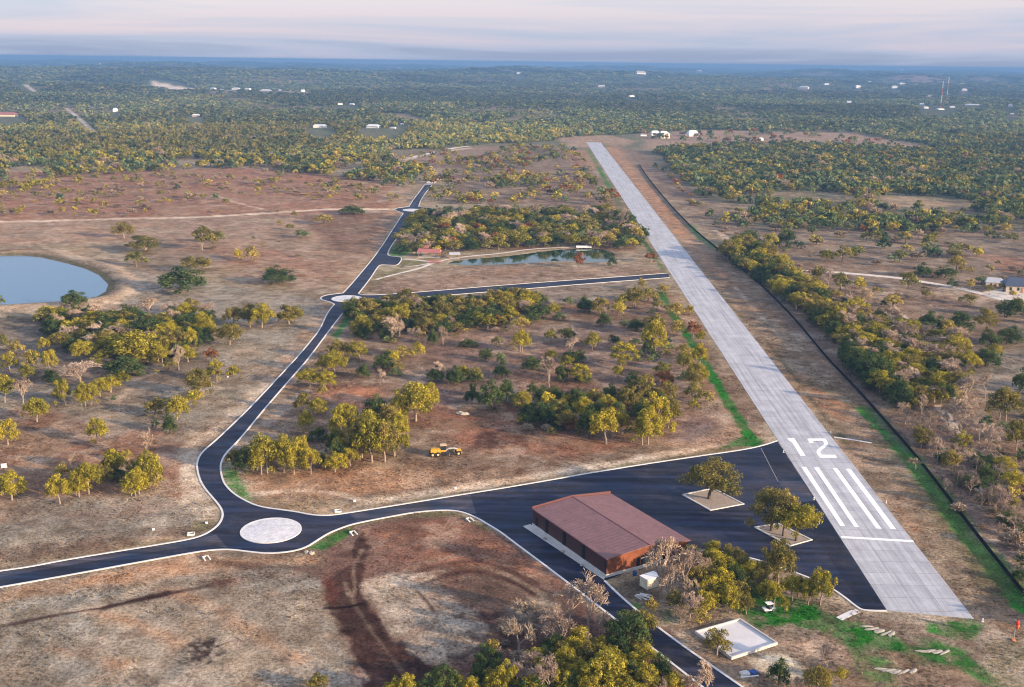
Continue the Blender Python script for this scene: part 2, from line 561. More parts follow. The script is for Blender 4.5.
trail([(660, 292), (677, 320), (700, 355), (722, 392), (742, 425), (756, 446)], GREEN * 1.05, 3.8, .8, 1, 1.4, .25)
region([(722, 448), (735, 440), (752, 434), (766, 440), (762, 446), (735, 447)], GREEN, 1, .95, 1, .2, 4)
trail([(588, 150), (606, 181), (624, 212)], GREEN * 1.2, 5, 1.5, .9, 1.5, .2)
trail([(626, 214), (650, 250), (668, 278)], GREEN * .8, 3.2, 1, .85, 1.5, .3)
# creek park
region([(372, 280), (460, 266), (560, 268), (640, 262), (668, 272), (560, 280), (450, 289), (365, 293)], PINK * np.array((.95, .98, 1.02)), 4, .9, 5, .3, 14)
region([(400, 250), (500, 250), (640, 245), (650, 212), (560, 204), (410, 210)], FLOOR * .8, 5, .9, 6, .3, 16)
region([(388, 256), (392, 246), (405, 240), (410, 252), (400, 258)], GREEN * 1.2, 2, .8, 2, .2, 6)
region([(402, 260), (425, 258), (440, 258), (420, 266), (400, 268)], OLIVE, 2, .85, 2, .3, 6)
region([(362, 293), (372, 280), (382, 266), (405, 270), (380, 282), (372, 292)], OLIVE * 1.1, 2, .6, 3, .4, 6)
region([(500, 252), (520, 247), (632, 246), (640, 252), (618, 252), (560, 247)], RED * .6, 2, .7, 3, .3, 8)
region([(365, 302), (500, 291), (668, 278), (668, 290), (620, 300), (560, 300), (400, 303)], GREY * 1.0, 3, .6, 5, .4, 12)
# north end
region([(440, 165), (530, 145), (575, 150), (600, 180), (625, 208), (540, 205), (450, 204)], FLOOR * np.array((1.1, .95, .9)), 8, .8, 12, .4, 30)
region([(395, 160), (440, 150), (480, 146), (540, 146), (530, 154), (460, 163), (420, 170)], PINK * .8, 10, .8, 12, .3, 40)
trail([(405, 160), (430, 153), (470, 148)], PALE * 1.1, 9, 3, .8, 3, .2)
region([(560, 138), (586, 134), (620, 137), (640, 142), (618, 147), (600, 144), (587, 147), (570, 146)], PINK * 1.1, 10, .9, 12, .2, 40)
region([(560, 150), (585, 150), (600, 165), (590, 170), (570, 160)], RED * 1.2, 8, .6, 10, .5, 30)
region([(640, 134), (700, 130), (760, 131), (850, 133), (935, 147), (920, 150), (830, 147), (760, 144), (700, 148), (650, 150)], PINK * 1.05, 14, .9, 18, .2, 60)
region([(612, 146), (640, 150), (690, 195), (760, 240), (720, 235), (660, 185)], FLOOR * np.array((1.1, .95, .95)), 10, .8, 12, .3, 40)
region([(768, 190), (820, 194), (850, 203), (820, 206), (770, 202)], PINK * .85, 10, .7, 12, .4, 40)
region([(900, 156), (1030, 166), (1030, 172), (930, 162)], PINK * .7, 14, .6, 18, .4, 60)
# runway strip: bare graded ground on its right
region([(604, 146), (622, 146), (640, 168), (690, 228), (752, 282), (830, 362), (905, 450), (960, 520), (1030, 610), (1030, 640), (985, 628), (850, 462), (706, 278)], np.array((.235, .17, .11)), 3, 1, 3, .12, 14)
region([(604, 146), (618, 148), (660, 200), (740, 290), (700, 262), (650, 208)], TANV * np.array((1.1, .95, .85)), 4, .6, 5, .5, 16)
for q in (((812, 402), (838, 408), (860, 426), (840, 420), (826, 412)), ((812, 388), (838, 400), (846, 408), (824, 400)), ((890, 500), (910, 520), (925, 545), (905, 525)), ((640, 175), (665, 205), (690, 240), (660, 210))):
    region(q, np.array((.40, .19, .085)), 2.5, .55, 3, .5, 8)
trail([(735, 287), (760, 315), (778, 335)], PALE * .9, 1.6, 1, .6, .8, .5)
trail([(703, 276), (735, 310), (770, 345), (800, 385), (850, 448)], OLIVE * .55, 1.4, .8, .7, 1, .6)
trail([(835, 455), (900, 530), (960, 600), (984, 628)], DIRT * 2, 1.2, .8, .6, 1, .4)
trail([(870, 500), (910, 548), (950, 592)], np.array((.33, .25, .17)), 8, 4, .6, 3, .3)
trail([(868, 410), (886, 428), (905, 452), (935, 490), (965, 527), (985, 552), (1010, 582), (1040, 616)], GREEN * 1.3, 7.0, .8, 1, 1.8, .15)
trail([(898, 455), (930, 500), (960, 540), (1000, 590)], OLIVE * .75, 7, 3, .7, 3, .6)
trail([(690, 225), (700, 238), (715, 248)], GREEN * 1.6, 5, 2, .7, 2, .3)
region([(858, 440), (880, 440), (895, 445), (880, 448)], OLIVE * .8, 1.5, .7, 2, .4, 5)
trail([(815, 385), (850, 402), (875, 412), (890, 430)], OLIVE, 5, 2.5, .5, 3, .6)
region([(655, 152), (700, 148), (790, 145), (930, 152), (1060, 166), (1060, 240), (870, 235), (760, 230), (720, 217), (690, 190)], WOOD * 1.1, 12, .75, 16, .4, 60)
region([(690, 196), (745, 205), (770, 214), (735, 219), (700, 212)], GRASS * np.array((1.1, 1.0, .95)), 10, .8, 12, .3, 40)
region([(880, 196), (960, 200), (1000, 208), (940, 212), (890, 206)], GRASS * np.array((1.1, 1.0, .95)), 10, .8, 12, .3, 40)
region([(840, 172), (900, 176), (890, 182), (845, 180)], GRASS * np.array((1.1, 1.0, .95)), 10, .8, 12, .3, 40)
region([(960, 184), (1040, 188), (1040, 195), (980, 192)], GRASS * np.array((1.1, 1.0, .95)), 10, .8, 12, .3, 40)
# right of the fence
region([(645, 160), (700, 215), (760, 275), (850, 372), (925, 458), (980, 530), (1040, 600), (1060, 560), (1060, 230), (870, 225), (760, 228)], np.array((.20, .15, .105)), 4, .9, 6, .25, 20)
region([(742, 262), (780, 290), (850, 370), (930, 455), (905, 452), (828, 362), (770, 305)], np.array((.15, .115, .105)), 3, .7, 3, .2, 10)
region([(820, 320), (960, 345), (965, 405), (920, 408), (880, 372)], WOOD * 1.2, 4, .8, 5, .2, 12)
region([(930, 400), (985, 425), (1040, 480), (1040, 600), (985, 545), (930, 470), (900, 425)], np.array((.20, .135, .10)), 4, .8, 5, .4, 10)
region([(955, 470), (985, 478), (1000, 482), (975, 488)], DIRT, 2, .7, 3, .5, 6)
region([(985, 355), (1040, 350), (1040, 400), (990, 390), (965, 372)], GREY * .9, 4, .8, 5, .3, 12)
region([(980, 255), (1030, 258), (1030, 276), (1000, 272)], RED * 1.05, 4, .7, 5, .4, 12)
region([(800, 262), (960, 268), (1040, 300), (1040, 320), (900, 326), (830, 300)], PINK * .75, 6, .5, 8, .5, 18)
for q in (((867, 290), (900, 293), (890, 300), (868, 298)), ((940, 285), (1000, 300), (980, 306), (930, 292)), ((880, 282), (905, 288), (893, 291))):
    region(q, PALE * .85, 3, .6, 4, .5, 10)
trail([(893, 305), (900, 312), (907, 319)], PALE * 1.1, 1.8, .8, .85, .6)
trail([(830, 319), (870, 319), (915, 322)], PALE, 1.8, .8, .8, .6, .2)
trail([(1005, 331), (1040, 333)], PALE, 2, .8, .8, .6)
trail([(716, 230), (735, 245)], PALE, 5, 1.5, .7, 2, .3)
region([(934, 405), (942, 404), (956, 420), (968, 436), (972, 442), (962, 442), (948, 425)], PALE * 1.15, 1, .9, 1, .15, 5)
region([(985, 451), (994, 452), (992, 458), (984, 456)], PALE * 1.1, 1, .8, 1, .1, 5)
# near right: round the slab and the runway end
region([(604, 590), (640, 580), (700, 565), (800, 580), (860, 612), (975, 622), (1040, 640), (1060, 760), (760, 760), (680, 640)], np.array((.235, .18, .13)), 2, .95, 2, .2, 10)
region([(604, 590), (612, 588), (700, 655), (752, 700), (770, 720), (745, 700)], np.array((.13, .06, .042)), 1, .9, 1.2, .1, 6)
region([(606, 586), (640, 578), (650, 592), (634, 598), (622, 598)], np.array((.10, .085, .06)), 1.2, .85, 1.2, .2, 5)
region([(712, 598), (740, 585), (800, 598), (850, 620), (892, 634), (905, 650), (868, 648), (820, 632), (772, 622), (742, 612)], GREEN * 1.0, 1.2, 1, 3, .35, 5)
region([(930, 622), (975, 619), (986, 626), (972, 638), (945, 636), (928, 632)], GREEN * 1.0, 1, .95, 1.8, .4, 4)
region([(905, 645), (935, 640), (965, 650), (990, 672), (1010, 690), (995, 690), (960, 668), (920, 662)], GREEN * 1.1, 2, .9, 3, .55, 6)
region([(852, 645), (880, 655), (900, 690), (880, 700), (860, 670)], GREEN * 1.3, 2, .7, 3, .65, 5)
region([(980, 640), (1030, 632), (1040, 700), (1000, 690)], OLIVE * .8, 2, .6, 3, .7, 5)
region([(620, 612), (632, 600), (645, 605), (640, 612)], GREEN, 1, .7, 1.5, .3, 4)
region([(658, 610), (672, 608), (676, 620), (664, 622)], GREEN, 1, .7, 1.5, .3, 4)
region([(738, 605), (744, 615), (768, 622), (762, 632), (748, 622)], GREEN * .9, 1, .85, 1.2, .25, 4)
region([(748, 661), (770, 655), (785, 655), (803, 668), (803, 678), (786, 682), (770, 676), (755, 668)], np.array((.56, .50, .37)), .8, .95, 1, .08, 4)
region([(770, 640), (830, 632), (850, 660), (810, 655)], PINK * 1.1, 2, .8, 3, .4, 6)
region([(975, 610), (1000, 625), (1010, 645), (985, 640)], np.array((.33, .26, .19)), 2, .8, 2, .2, 6)
# far pale marks: quarry, tracks
region([(152, 83.6), (175, 84.4), (194, 85.2), (194, 90), (178, 91), (156, 88)], PALE * 1.3, 15, 1, 15, .1, 120)
region([(190, 86.5), (256, 87.5), (312, 92), (318, 98), (256, 96), (200, 93)], PALE * .7, 20, .5, 25, .6, 90)
region([(290, 96), (318, 95), (310, 99)], TANV, 20, .8, 25, .3, 80)
region([(380, 113), (405, 113), (428, 121), (418, 123), (395, 118)], PINK * .8, 14, .8, 20, .3, 80)
trail([(-10, 84), (18, 86), (28, 90), (37, 94)], PALE * 1.1, 14, 5, .85, 5, .2)
trail([(18, 97), (24, 102)], PALE, 14, 5, .6, 5, .2)
trail([(66, 107), (72, 112), (95, 133)], PALE * 1.15, 8, 3, .85, 3, .35)
for q in (((720, 84), (760, 82), (800, 86), (830, 93), (800, 94), (730, 90)), ((880, 82), (975, 81), (970, 84), (900, 84)), ((955, 90), (972, 89), (965, 94), (945, 94)), ((910, 95), (930, 94), (960, 100), (930, 102)), ((256, 74), (270, 76), (290, 82), (260, 82))):
    region(q, PINK * .85, 40, .75, 60, .3, 200)
lerp(np.ones_like(rr) * 0, PALE)

# weeds, scorched and bare spots of a few metres, on the open cover only
col *= .92 + .08 * far[..., None]
near = np.clip(1.25 - rr / 1500, .0, 1) * np.clip((col.mean(-1) - .075) / .06, 0, 1)
pk = st(fbm(gx / 5.5, gy / 5.5, 211, 4), .53, .64) * near
col *= (1 - pk[..., None] * np.array((.17, .21, .24)))
pk = st(fbm(gx / 9, gy / 9, 223, 4), .58, .67) * near * .22
col = col * (1 - pk[..., None]) + PALE * pk[..., None]
pk = st(fbm(gx / 26, gy / 26, 231, 4), .54, .68) * near
col *= 1 + pk[..., None] * np.array((.08, -.01, -.08))
# fine grain of the cover itself (tufts, stones, bare specks)
grain = (fbm(gx / 2.2, gy / 2.2, 21, 3) - .5) * .7 + (n3 - .5) * .6 + (n2 - .5) * .5
col *= np.clip(1 + grain * np.clip(1.3 - rr / 2500, .25, 1), .55, 1.5)[..., None]

# relief: gentle swells away from the pavement, pond bank, far hills
PONDW = W2([(-70, 282), (-45, 262), (0, 255.5), (20, 255.2), (40, 256.8), (63, 262), (85, 268), (100, 275), (109, 284), (107, 291), (98, 296.5), (85, 299), (60, 301.5), (30, 303.5), (0, 305), (-45, 303)])
CREEKW = W2([(446, 264), (452, 261), (470, 259), (495, 257), (520, 254.5), (535, 252.2), (560, 249.5), (585, 248), (604, 249), (616, 253.5), (612, 261), (598, 262.3), (575, 261), (555, 260.8), (520, 263.5), (475, 265.3)])
dp = sdf(PONDW, gx, gy)
rim = st(-np.abs(dp - 1.6), -2.8, -1.2) * (dp > -1)
col = col * (1 - rim[..., None] * .8) + np.array((.085, .08, .04)) * rim[..., None] * .8
q_ = fbm(gx / 7, gy / 7, 301, 3)
rim = st(-np.abs(dp - 11) + (q_ - .5) * 8, -6, -2) * st(gx, -330, -215)
col = col * (1 - rim[..., None] * .75) + np.array((.36, .275, .19)) * rim[..., None] * .75
gz += np.where(dp < 0, -np.clip(-dp * .3, 0, 1.6), 0)
bank = np.exp(-((dp - 9) / 6.0) ** 2) * 1.7
gz += np.where(dp > 0, bank, 0)
dc = sdf(CREEKW, gx, gy)
gz += np.where(dc < 0, -np.clip(-dc * .3, 0, 1.2), 0)
hill = st(rr, 2300, 9000)
gz += hill * (fbm(gx / 1500, gy / 900, 40, 4) - .42) * 170
gz += st(rr, 1900, 3500) * (fbm(gx / 500, gy / 260, 44, 3) - .5) * 26 * (1 - st(rr, 9000, 15000) * .5)


def ground_z(x, y):
    """height of the sheet at world points (same formulas)"""
    x, y = np.asarray(x, float), np.asarray(y, float)
    r = np.hypot(x, y)
    z = st(r, 2300, 9000) * (fbm(x / 1500, y / 900, 40, 4) - .42) * 170
    z = z + st(r, 1900, 3500) * (fbm(x / 500, y / 260, 44, 3) - .5) * 26 * (1 - st(r, 9000, 15000) * .5)
    d = sdf(PONDW, x, y)
    return z + np.where(d > 0, np.exp(-((d - 9) / 6.0) ** 2) * 1.7, 0)


V = np.stack([gx, gy, gz], -1).reshape(-1, 3)
ii, jj = np.meshgrid(np.arange(nr - 1), np.arange(na), indexing='ij')
j2 = (jj + 1) % na
quad = np.stack([ii * na + jj, ii * na + j2, (ii + 1) * na + j2, (ii + 1) * na + jj], -1).reshape(-1, 4)[:, ::-1]
me = bpy.data.meshes.new('ground')
me.vertices.add(len(V))
me.vertices.foreach_set('co', V.astype(np.float32).ravel())
me.loops.add(quad.size)
me.loops.foreach_set('vertex_index', quad.astype(np.int32).ravel())
me.polygons.add(len(quad))
me.polygons.foreach_set('loop_start', np.arange(0, quad.size, 4, dtype=np.int32))
at = me.attributes.new('Cover', 'FLOAT_COLOR', 'POINT')
at.data.foreach_set('color', np.concatenate([col.reshape(-1, 3), np.ones((len(V), 1))], 1).astype(np.float32).ravel())
me.polygons.foreach_set('use_smooth', np.ones(len(quad), dtype=bool))
me.update(calc_edges=True)

n = N('ground_cover')
b = n.bsdf(.95, .08)
a = n.new('ShaderNodeAttribute')
a.attribute_name = 'Cover'
pos = n.pos()
g1 = n.noise(1.3, 5, .7, pos)
g2 = n.noise(.22, 4, .65, pos)
g3 = n.noise(4.0, 2, .6, pos)
c = n.mix(1.0, a.outputs['Color'], n.ramp(g1.outputs[0], [(.37, .56), (.5, 1.0), (.63, 1.38)]).outputs[0], 'MULTIPLY')
c = n.mix(1.0, c, n.ramp(g2.outputs[0], [(.38, (.84, .78, .73)), (.5, (1, 1, 1)), (.62, (1.14, 1.13, 1.12))]).outputs[0], 'MULTIPLY')
n.l(c, b.inputs['Base Color'])
bump = n.new('ShaderNodeBump')
bump.inputs['Strength'].default_value = .8
bump.inputs['Distance'].default_value = .35
n.l(n.math('ADD', g1.outputs[0], n.math('MULTIPLY', g3.outputs[0], .4)), bump.inputs['Height'])
n.l(bump.outputs[0], b.inputs['Normal'])
tag(link('ground', me, n.m), kind='structure')

# ------------------------------------------------------------------ water
def water(name, rgb, rough, poly, z):
    n = N(name + '_surface')
    b = n.bsdf(rough, .26 if 'pond' in name else .22)
    b.inputs['Base Color'].default_value = (*rgb, 1)
    no = n.noise(.35, 3, .6, n.pos())
    bm = n.new('ShaderNodeBump')
    bm.inputs['Strength'].default_value = .12
    bm.inputs['Distance'].default_value = .1
    n.l(no.outputs[0], bm.inputs['Height'])
    n.l(bm.outputs[0], b.inputs['Normal'])
    poly = smooth(poly, 2, True)
    vs = [Vector((p[0], p[1], z)) for p in poly]
    me = bpy.data.meshes.new(name)
    me.from_pydata(vs, [], [tuple(t) for t in tessellate_polygon([vs])])
    me.update()
    me.flip_normals() if me.polygons[0].normal.z < 0 else None
    return tag(link(name, me, n.m), kind='structure')


water('pond_water', (.03, .10, .17), .15, PONDW, -.12)
water('creek_water', (.008, .038, .022), .06, CREEKW, -.1)
# ------------------------------------------------------------------ roads
def sheet(name, pts, z, mat, kind='structure', world=False):
    pts = pts if world else W2(pts)
    vs = [Vector((p[0], p[1], z)) for p in pts]
    tri = [tuple(t) for t in tessellate_polygon([vs])]
    fixed = []
    for a, b_, c_ in tri:
        if (vs[b_] - vs[a]).cross(vs[c_] - vs[a]).z < 0:
            a, b_ = b_, a
        fixed.append((a, b_, c_))
    me = bpy.data.meshes.new(name)
    me.from_pydata(vs, [], fixed)
    me.update()
    return tag(link(name, me, mat), kind=kind)


def asphalt(name, c, streak=(.05, .6)):
    n = N(name)
    b = n.bsdf(.75, .12)
    pos = n.pos()
    mp = n.new('ShaderNodeMapping')
    mp.inputs['Rotation'].default_value = (0, 0, math.radians(32))
    mp.inputs['Scale'].default_value = (streak[0], streak[1], 1)
    n.l(pos, mp.inputs[0])
    s1 = n.noise(.6, 4, .6, mp.outputs[0])
    s2 = n.noise(.12, 4, .6, pos)
    s3 = n.noise(3.0, 3, .7, pos)
    col_ = n.ramp(s1.outputs[0], [(.38, tuple(x * .5 for x in c)), (.5, c), (.62, tuple(x * 1.8 for x in c))]).outputs[0]
    col_ = n.mix(1.0, col_, n.ramp(s2.outputs[0], [(.4, (.55, .72, .95)), (.6, (1.45, 1.15, 1.02))]).outputs[0], 'MULTIPLY')
    col_ = n.mix(1.0, col_, n.ramp(s3.outputs[0], [(.3, .85), (.7, 1.15)]).outputs[0], 'MULTIPLY')
    d1 = n.noise(.045, 6, .68, pos)
    d2 = n.noise(.5, 5, .75, pos)
    dust = n.math('MULTIPLY', n.ramp(d1.outputs[0], [(.48, 0), (.66, 1)]).outputs[0], n.ramp(d2.outputs[0], [(.4, .15), (.62, .75)]).outputs[0])
    col_ = n.mix(n.math('MULTIPLY', dust, .5), col_, (.12, .098, .082))
    n.l(col_, b.inputs['Base Color'])
    n.l(n.ramp(s2.outputs[0], [(.3, .5), (.7, .72)]).outputs[0], b.inputs['Roughness'])
    return n.m


M['asphalt'] = asphalt('asphalt', (.015, .020, .038))
M['asphalt_worn'] = asphalt('worn_asphalt', (.044, .048, .064))
M['asphalt_new'] = asphalt('new_asphalt', (.009, .012, .024))
M['kerb_dull'] = plain('worn_seam', (.22, .22, .23), .9, .1, .2, .8)
M['gravel'] = plain('caliche_gravel', (.60, .54, .46), .95, .05, .2, .4)

k_nw = [(-320, 615), (-46, 579), (0, 571), (30, 567), (60, 561), (100, 554.3), (150, 546.2), (190, 539.5), (204, 535), (214, 529), (220, 523), (223, 516), (222, 510), (218, 504), (212, 497), (205, 489),
        (200, 480.5), (197.2, 470), (197, 462.5), (199.5, 456), (205, 449.5), (216, 440.2), (230, 427), (245, 412.6), (260, 397), (275, 381), (290, 365), (300, 354), (312, 339.5), (320, 321.5 + 8), (327, 313.5), (334.3, 304.3)]
k_r1w = [(334.3, 304.3), (331, 302.4), (326, 301), (321.8, 299.8), (320.4, 298.3), (322, 296.5), (328, 294.8), (337, 293.8), (343, 293)]
k_n2 = [(343, 293), (347, 289), (355, 280), (377, 253.7), (393, 229), (403.3, 213.2)]
k_r2w = [(403.3, 213.2), (399, 211.8), (394.5, 210), (395.5, 208.4), (402, 207.4), (409, 206.6)]
k_n3 = [(409, 206.6), (413, 200), (418.5, 193), (424.3, 185.2)]
k_e3 = [(431.8, 185.2), (428, 189.7), (424, 195), (421, 199.5), (418.5, 206.6)]
k_r2e = [(418.5, 206.6), (424, 207.3), (431, 208.2), (437, 209.2), (433, 211.4), (424, 212.6), (413, 213.2)]
k_e2 = [(413, 213.2), (404, 229), (391, 246), (387.3, 253.8), (389, 256), (395, 256.6), (402.8, 257.4), (398.3, 265.4), (390, 265.2), (380, 264.6), (377, 268), (370, 279), (358.4, 293.6)]
k_east_n = [(358.4, 293.6), (362, 295.2), (384, 294.8), (440, 290.4), (500, 285.4), (560, 281), (620, 276.8), (667.5, 273.2)]
k_east_s = [(670, 277.6), (620, 281.2), (560, 286), (500, 291), (440, 295.8), (395, 299), (372, 301), (358, 304.5), (348, 308.3)]
k_e1 = [(348, 308.3), (342.7, 313), (327, 333.5), (307.6, 359.8), (290, 379.6), (264, 409.5), (250, 427), (237.5, 441.8), (228, 451), (222.5, 458.5), (220, 467.5), (222.5, 480), (226, 486), (232.5, 493), (244.5, 500.6), (259.4, 507), (281, 509.8), (297, 512), (309, 514.7), (325, 515.9), (341, 514.2), (406, 503.8), (460, 495), (512, 486.8), (622, 467.6), (700, 456), (740, 450.4), (761, 446.2), (777.3, 440.8)]
run_a, run_b = (586.2, 142.0), (886.9, 610.5)
k_ap = [(886.9, 611), (874, 611), (862, 610.2), (856, 606.6), (843.4, 596.4), (829.4, 587), (806, 576.5), (782, 568.3), (761.5, 561), (736.6, 555), (712, 550), (690, 552)]
k_hang = [(690, 552), (650, 563), (604.5, 581)]
k_s_r = [(604.5, 581), (627, 602.5), (667, 635), (742, 687), (814, 737), (990, 859)]
k_s_l = [(940, 874), (770, 740), (702, 687), (609.5, 615), (555, 573), (512, 541), (501, 532.4), (488, 524.5), (476, 517.4), (461, 511.6), (446, 510), (416, 512), (386, 517.6), (364, 521.8), (351, 524.8), (340.6, 528.4), (328, 533.6), (315.6, 541.6), (306, 547.6), (294, 551.2), (278, 553.2), (262.5, 553.4), (243.8, 551.2), (231, 549.6), (215.6, 549.8), (200, 551.6), (180, 555), (125, 565), (50, 578.7), (0, 587.4), (-46, 595.5), (-320, 643)]

seg = [k_nw, k_r1w, k_n2, k_r2w, k_n3, k_e3, k_r2e, k_e2, k_east_n, k_east_s, k_e1, [run_b], k_ap, k_hang, k_s_r, k_s_l]
outline = []
KERBS = []
for s_ in seg:
    w_ = W2(s_)
    if len(w_) > 1:
        w_ = smooth(w_, 2)
    KERBS.append(w_)
    for p_ in w_:
        if not outline or (abs(outline[-1][0] - p_[0]) + abs(outline[-1][1] - p_[1])) > .05:
            outline.append(p_)
sheet('road', outline, .02, M['asphalt'], world=True)


def ribbon(line, width, side=0.0):
    """left and right edge points of a strip along a world polyline"""
    L, R = [], []
    m = len(line)
    for i in range(m):
        a, b_ = line[max(i - 1, 0)], line[min(i + 1, m - 1)]
        dx, dy = b_[0] - a[0], b_[1] - a[1]
        q = math.hypot(dx, dy) or 1
        nx, ny = -dy / q, dx / q
        x, y = line[i]
        L.append((x + nx * (width / 2 + side), y + ny * (width / 2 + side)))
        R.append((x - nx * (width / 2 - side), y - ny * (width / 2 - side)))
    return L, R


def kerb_mesh(lines, width, z0, z1):
    mb = MB()
    for line in lines:
        L, R = ribbon(line, width)
        v = []
        for l_, r_ in zip(L, R):
            v += [(*l_, z0), (*l_, z1), (*r_, z1), (*r_, z0)]
        f = []
        for i in range(len(line) - 1):
            for k in range(3):
                f.append((i * 4 + k, i * 4 + k + 4, i * 4 + k + 5, i * 4 + k + 1))
        f += [(0, 1, 2, 3), tuple(len(v) - 4 + k for k in (3, 2, 1, 0))]
        mb.add(v, f)
    return mb


use = [0, 1, 2, 3, 4, 5, 6, 7, 8, 9, 10, 12, 14, 15]
tag(kerb_mesh([KERBS[i] for i in use], .52, -.05, .14).build('kerb', M['kerb']), kind='structure')

# darker and paler asphalt laid in later or earlier, each a separate thin course
sheet('asphalt_course', [(761.5, 447.3), (776.6, 441.6), (884.5, 608.8), (864, 609), (820, 544), (778, 483)], .026, M['asphalt_new'])
sheet('asphalt_course', [(778.4, 481.5), (802.5, 481.2), (815, 501), (792, 503)], .030, M['asphalt_worn'])
sheet('asphalt_course', [(228, 548.4), (216, 534.8), (190, 540.6), (100, 555.4), (0, 572.4), (0, 577), (100, 560), (180, 548), (215, 545)], .024, M['asphalt_worn'])
sheet('asphalt_course', [(349.5, 513.8), (357.5, 521.6), (416, 510.8), (446, 508.8), (463, 510.4), (477, 516), (470, 494.4), (406, 504.8)], .024, M['asphalt_worn'])
sheet('asphalt_course', [(478, 494), (519, 529), (533, 527), (560, 505), (620, 480), (600, 474), (512, 489)], .023, M['asphalt'])
sheet('asphalt_course', [(427.5, 186.2), (422, 193), (416, 200.6), (411, 206.5), (413, 206.6), (418, 200.5), (425, 192.5), (429.6, 186.2)], .024, M['asphalt_worn'])
sheet('gravel_road', smooth(W2([(423.5, 184.8), (432.5, 184.9), (440, 180.4), (446, 176.6), (442.5, 174.3), (436, 177), (428, 181)]), 1), .02, M['gravel'], world=True)
gy_line = smooth(W2([(437, 209.2), (470, 209.4), (500, 210.2), (540, 209.5), (580, 208)]), 2)
L_, R_2 = ribbon(gy_line, 8)
sheet('gravel_road', L_ + R_2[::-1], .012, M['asphalt_worn'], world=True)
for s_, w_ in (([(409, 158), (425, 154.5), (442, 150.5), (460, 146.8), (469, 146.3)], 9.0),
               ([(777, 262.5), (782, 266), (789, 271.8)], 5.5), ([(789, 272), (808, 270.8), (831, 271.8), (866, 274.8), (900, 278), (924, 282), (956, 287.3), (980, 293), (1004, 300), (1040, 308)], 5.2),
               ([(404, 259), (418, 260), (428, 261.5), (434, 261.8)], 2.6), ([(376, 279.5), (400, 273), (420, 268.5), (433, 262.8), (450, 258.6), (475, 255.6), (500, 253.6), (530, 248.8), (575, 247)], 2.4),
               ([(404, 266), (414, 266.4), (436, 262)], 1.6)):
    ln = smooth(W2(s_), 2)
    a_, b_ = ribbon(ln, w_)
    sheet('path', a_ + b_[::-1], .016, M['gravel'], world=True)
sheet('path', [(982, 292), (1003, 288.5), (1030, 292), (1034, 301), (1010, 300)], .02, M['gravel'])
cl = [(819.6, 298), (823, 296), (828, 301), (833, 306), (833.5, 318), (827, 312), (822.5, 308)]
sheet('path', cl, .016, M['concrete'])

# ------------------------------------------------------------------ runway
ra, rb = np.array(P(*run_a)[:2]), np.array(P(*run_b)[:2])
rc, rd = np.array(P(600.8, 142.5)[:2]), np.array(P(974, 619)[:2])
n = N('runway_concrete')
b = n.bsdf(.8, .2)
uv = n.new('ShaderNodeUVMap')
uv.uv_map = 'UVMap'
sep = n.new('ShaderNodeSeparateXYZ')
n.l(uv.outputs[0], sep.inputs[0])
br = n.new('ShaderNodeTexBrick')
br.offset = 0
br.inputs['Scale'].default_value = 1
br.inputs['Mortar Size'].default_value = .07
br.inputs['Mortar Smooth'].default_value = .3
br.inputs['Brick Width'].default_value = 6.2
br.inputs['Row Height'].default_value = 6.0
br.inputs['Color1'].default_value = (.40, .408, .42, 1)
br.inputs['Color2'].default_value = (.445, .453, .465, 1)
br.inputs['Mortar'].default_value = (.22, .225, .235, 1)
n.l(uv.outputs[0], br.inputs['Vector'])
mp = n.new('ShaderNodeMapping')
mp.inputs['Scale'].default_value = (.9, .02, 1)
n.l(uv.outputs[0], mp.inputs[0])
s1 = n.noise(1.0, 5, .65, mp.outputs[0])
s2 = n.noise(.16, 5, .65, n.pos())
s3 = n.noise(1.6, 4, .7, n.pos())
c = n.mix(1.0, br.outputs[0], n.ramp(s1.outputs[0], [(.36, (.78, .77, .77)), (.5, (1, 1, 1)), (.64, (1.14, 1.14, 1.14))]).outputs[0], 'MULTIPLY')
c = n.mix(1.0, c, n.ramp(s2.outputs[0], [(.38, (.88, .88, .89)), (.62, (1.07, 1.07, 1.07))]).outputs[0], 'MULTIPLY')
c = n.mix(1.0, c, n.ramp(s3.outputs[0], [(.3, .9), (.7, 1.07)]).outputs[0], 'MULTIPLY')
n.l(c, b.inputs['Base Color'])
mb = MB()
vs = [(*rb, .034), (*rd, .034), (*rc, .034), (*ra, .034)]
vs += [(p[0], p[1], -.1) for p in vs]
mb.add(vs, [(0, 1, 2, 3), (0, 4, 5, 1), (1, 5, 6, 2), (2, 6, 7, 3), (3, 7, 4, 0)])
ro = mb.build('runway', n.m)
tag(ro, kind='structure')
axis = (ra - rb) / np.linalg.norm(ra - rb)
perp = np.array((axis[1], -axis[0]))
uvl = ro.data.uv_layers.new(name='UVMap')
for lp in ro.data.loops:
    p_ = np.array(ro.data.vertices[lp.vertex_index].co[:2]) - rb
    uvl.data[lp.index].uv = (float(p_ @ perp), float(p_ @ axis))
# painted marks: worn white, laid 4 mm proud of the concrete
n = N('runway_paint')
b = n.bsdf(.6, .3)
w1 = n.noise(.5, 5, .7, n.pos())
n.l(n.ramp(w1.outputs[0], [(.3, (.62, .62, .62)), (.42, (.86, .86, .85)), (.6, (.92, .92, .91))]).outputs[0], b.inputs['Base Color'])
M['paint'] = n.m


def z5(x0, y0, s, pts):
    return [(x0 + a / s, y0 + b_ / s) for a, b_ in pts]


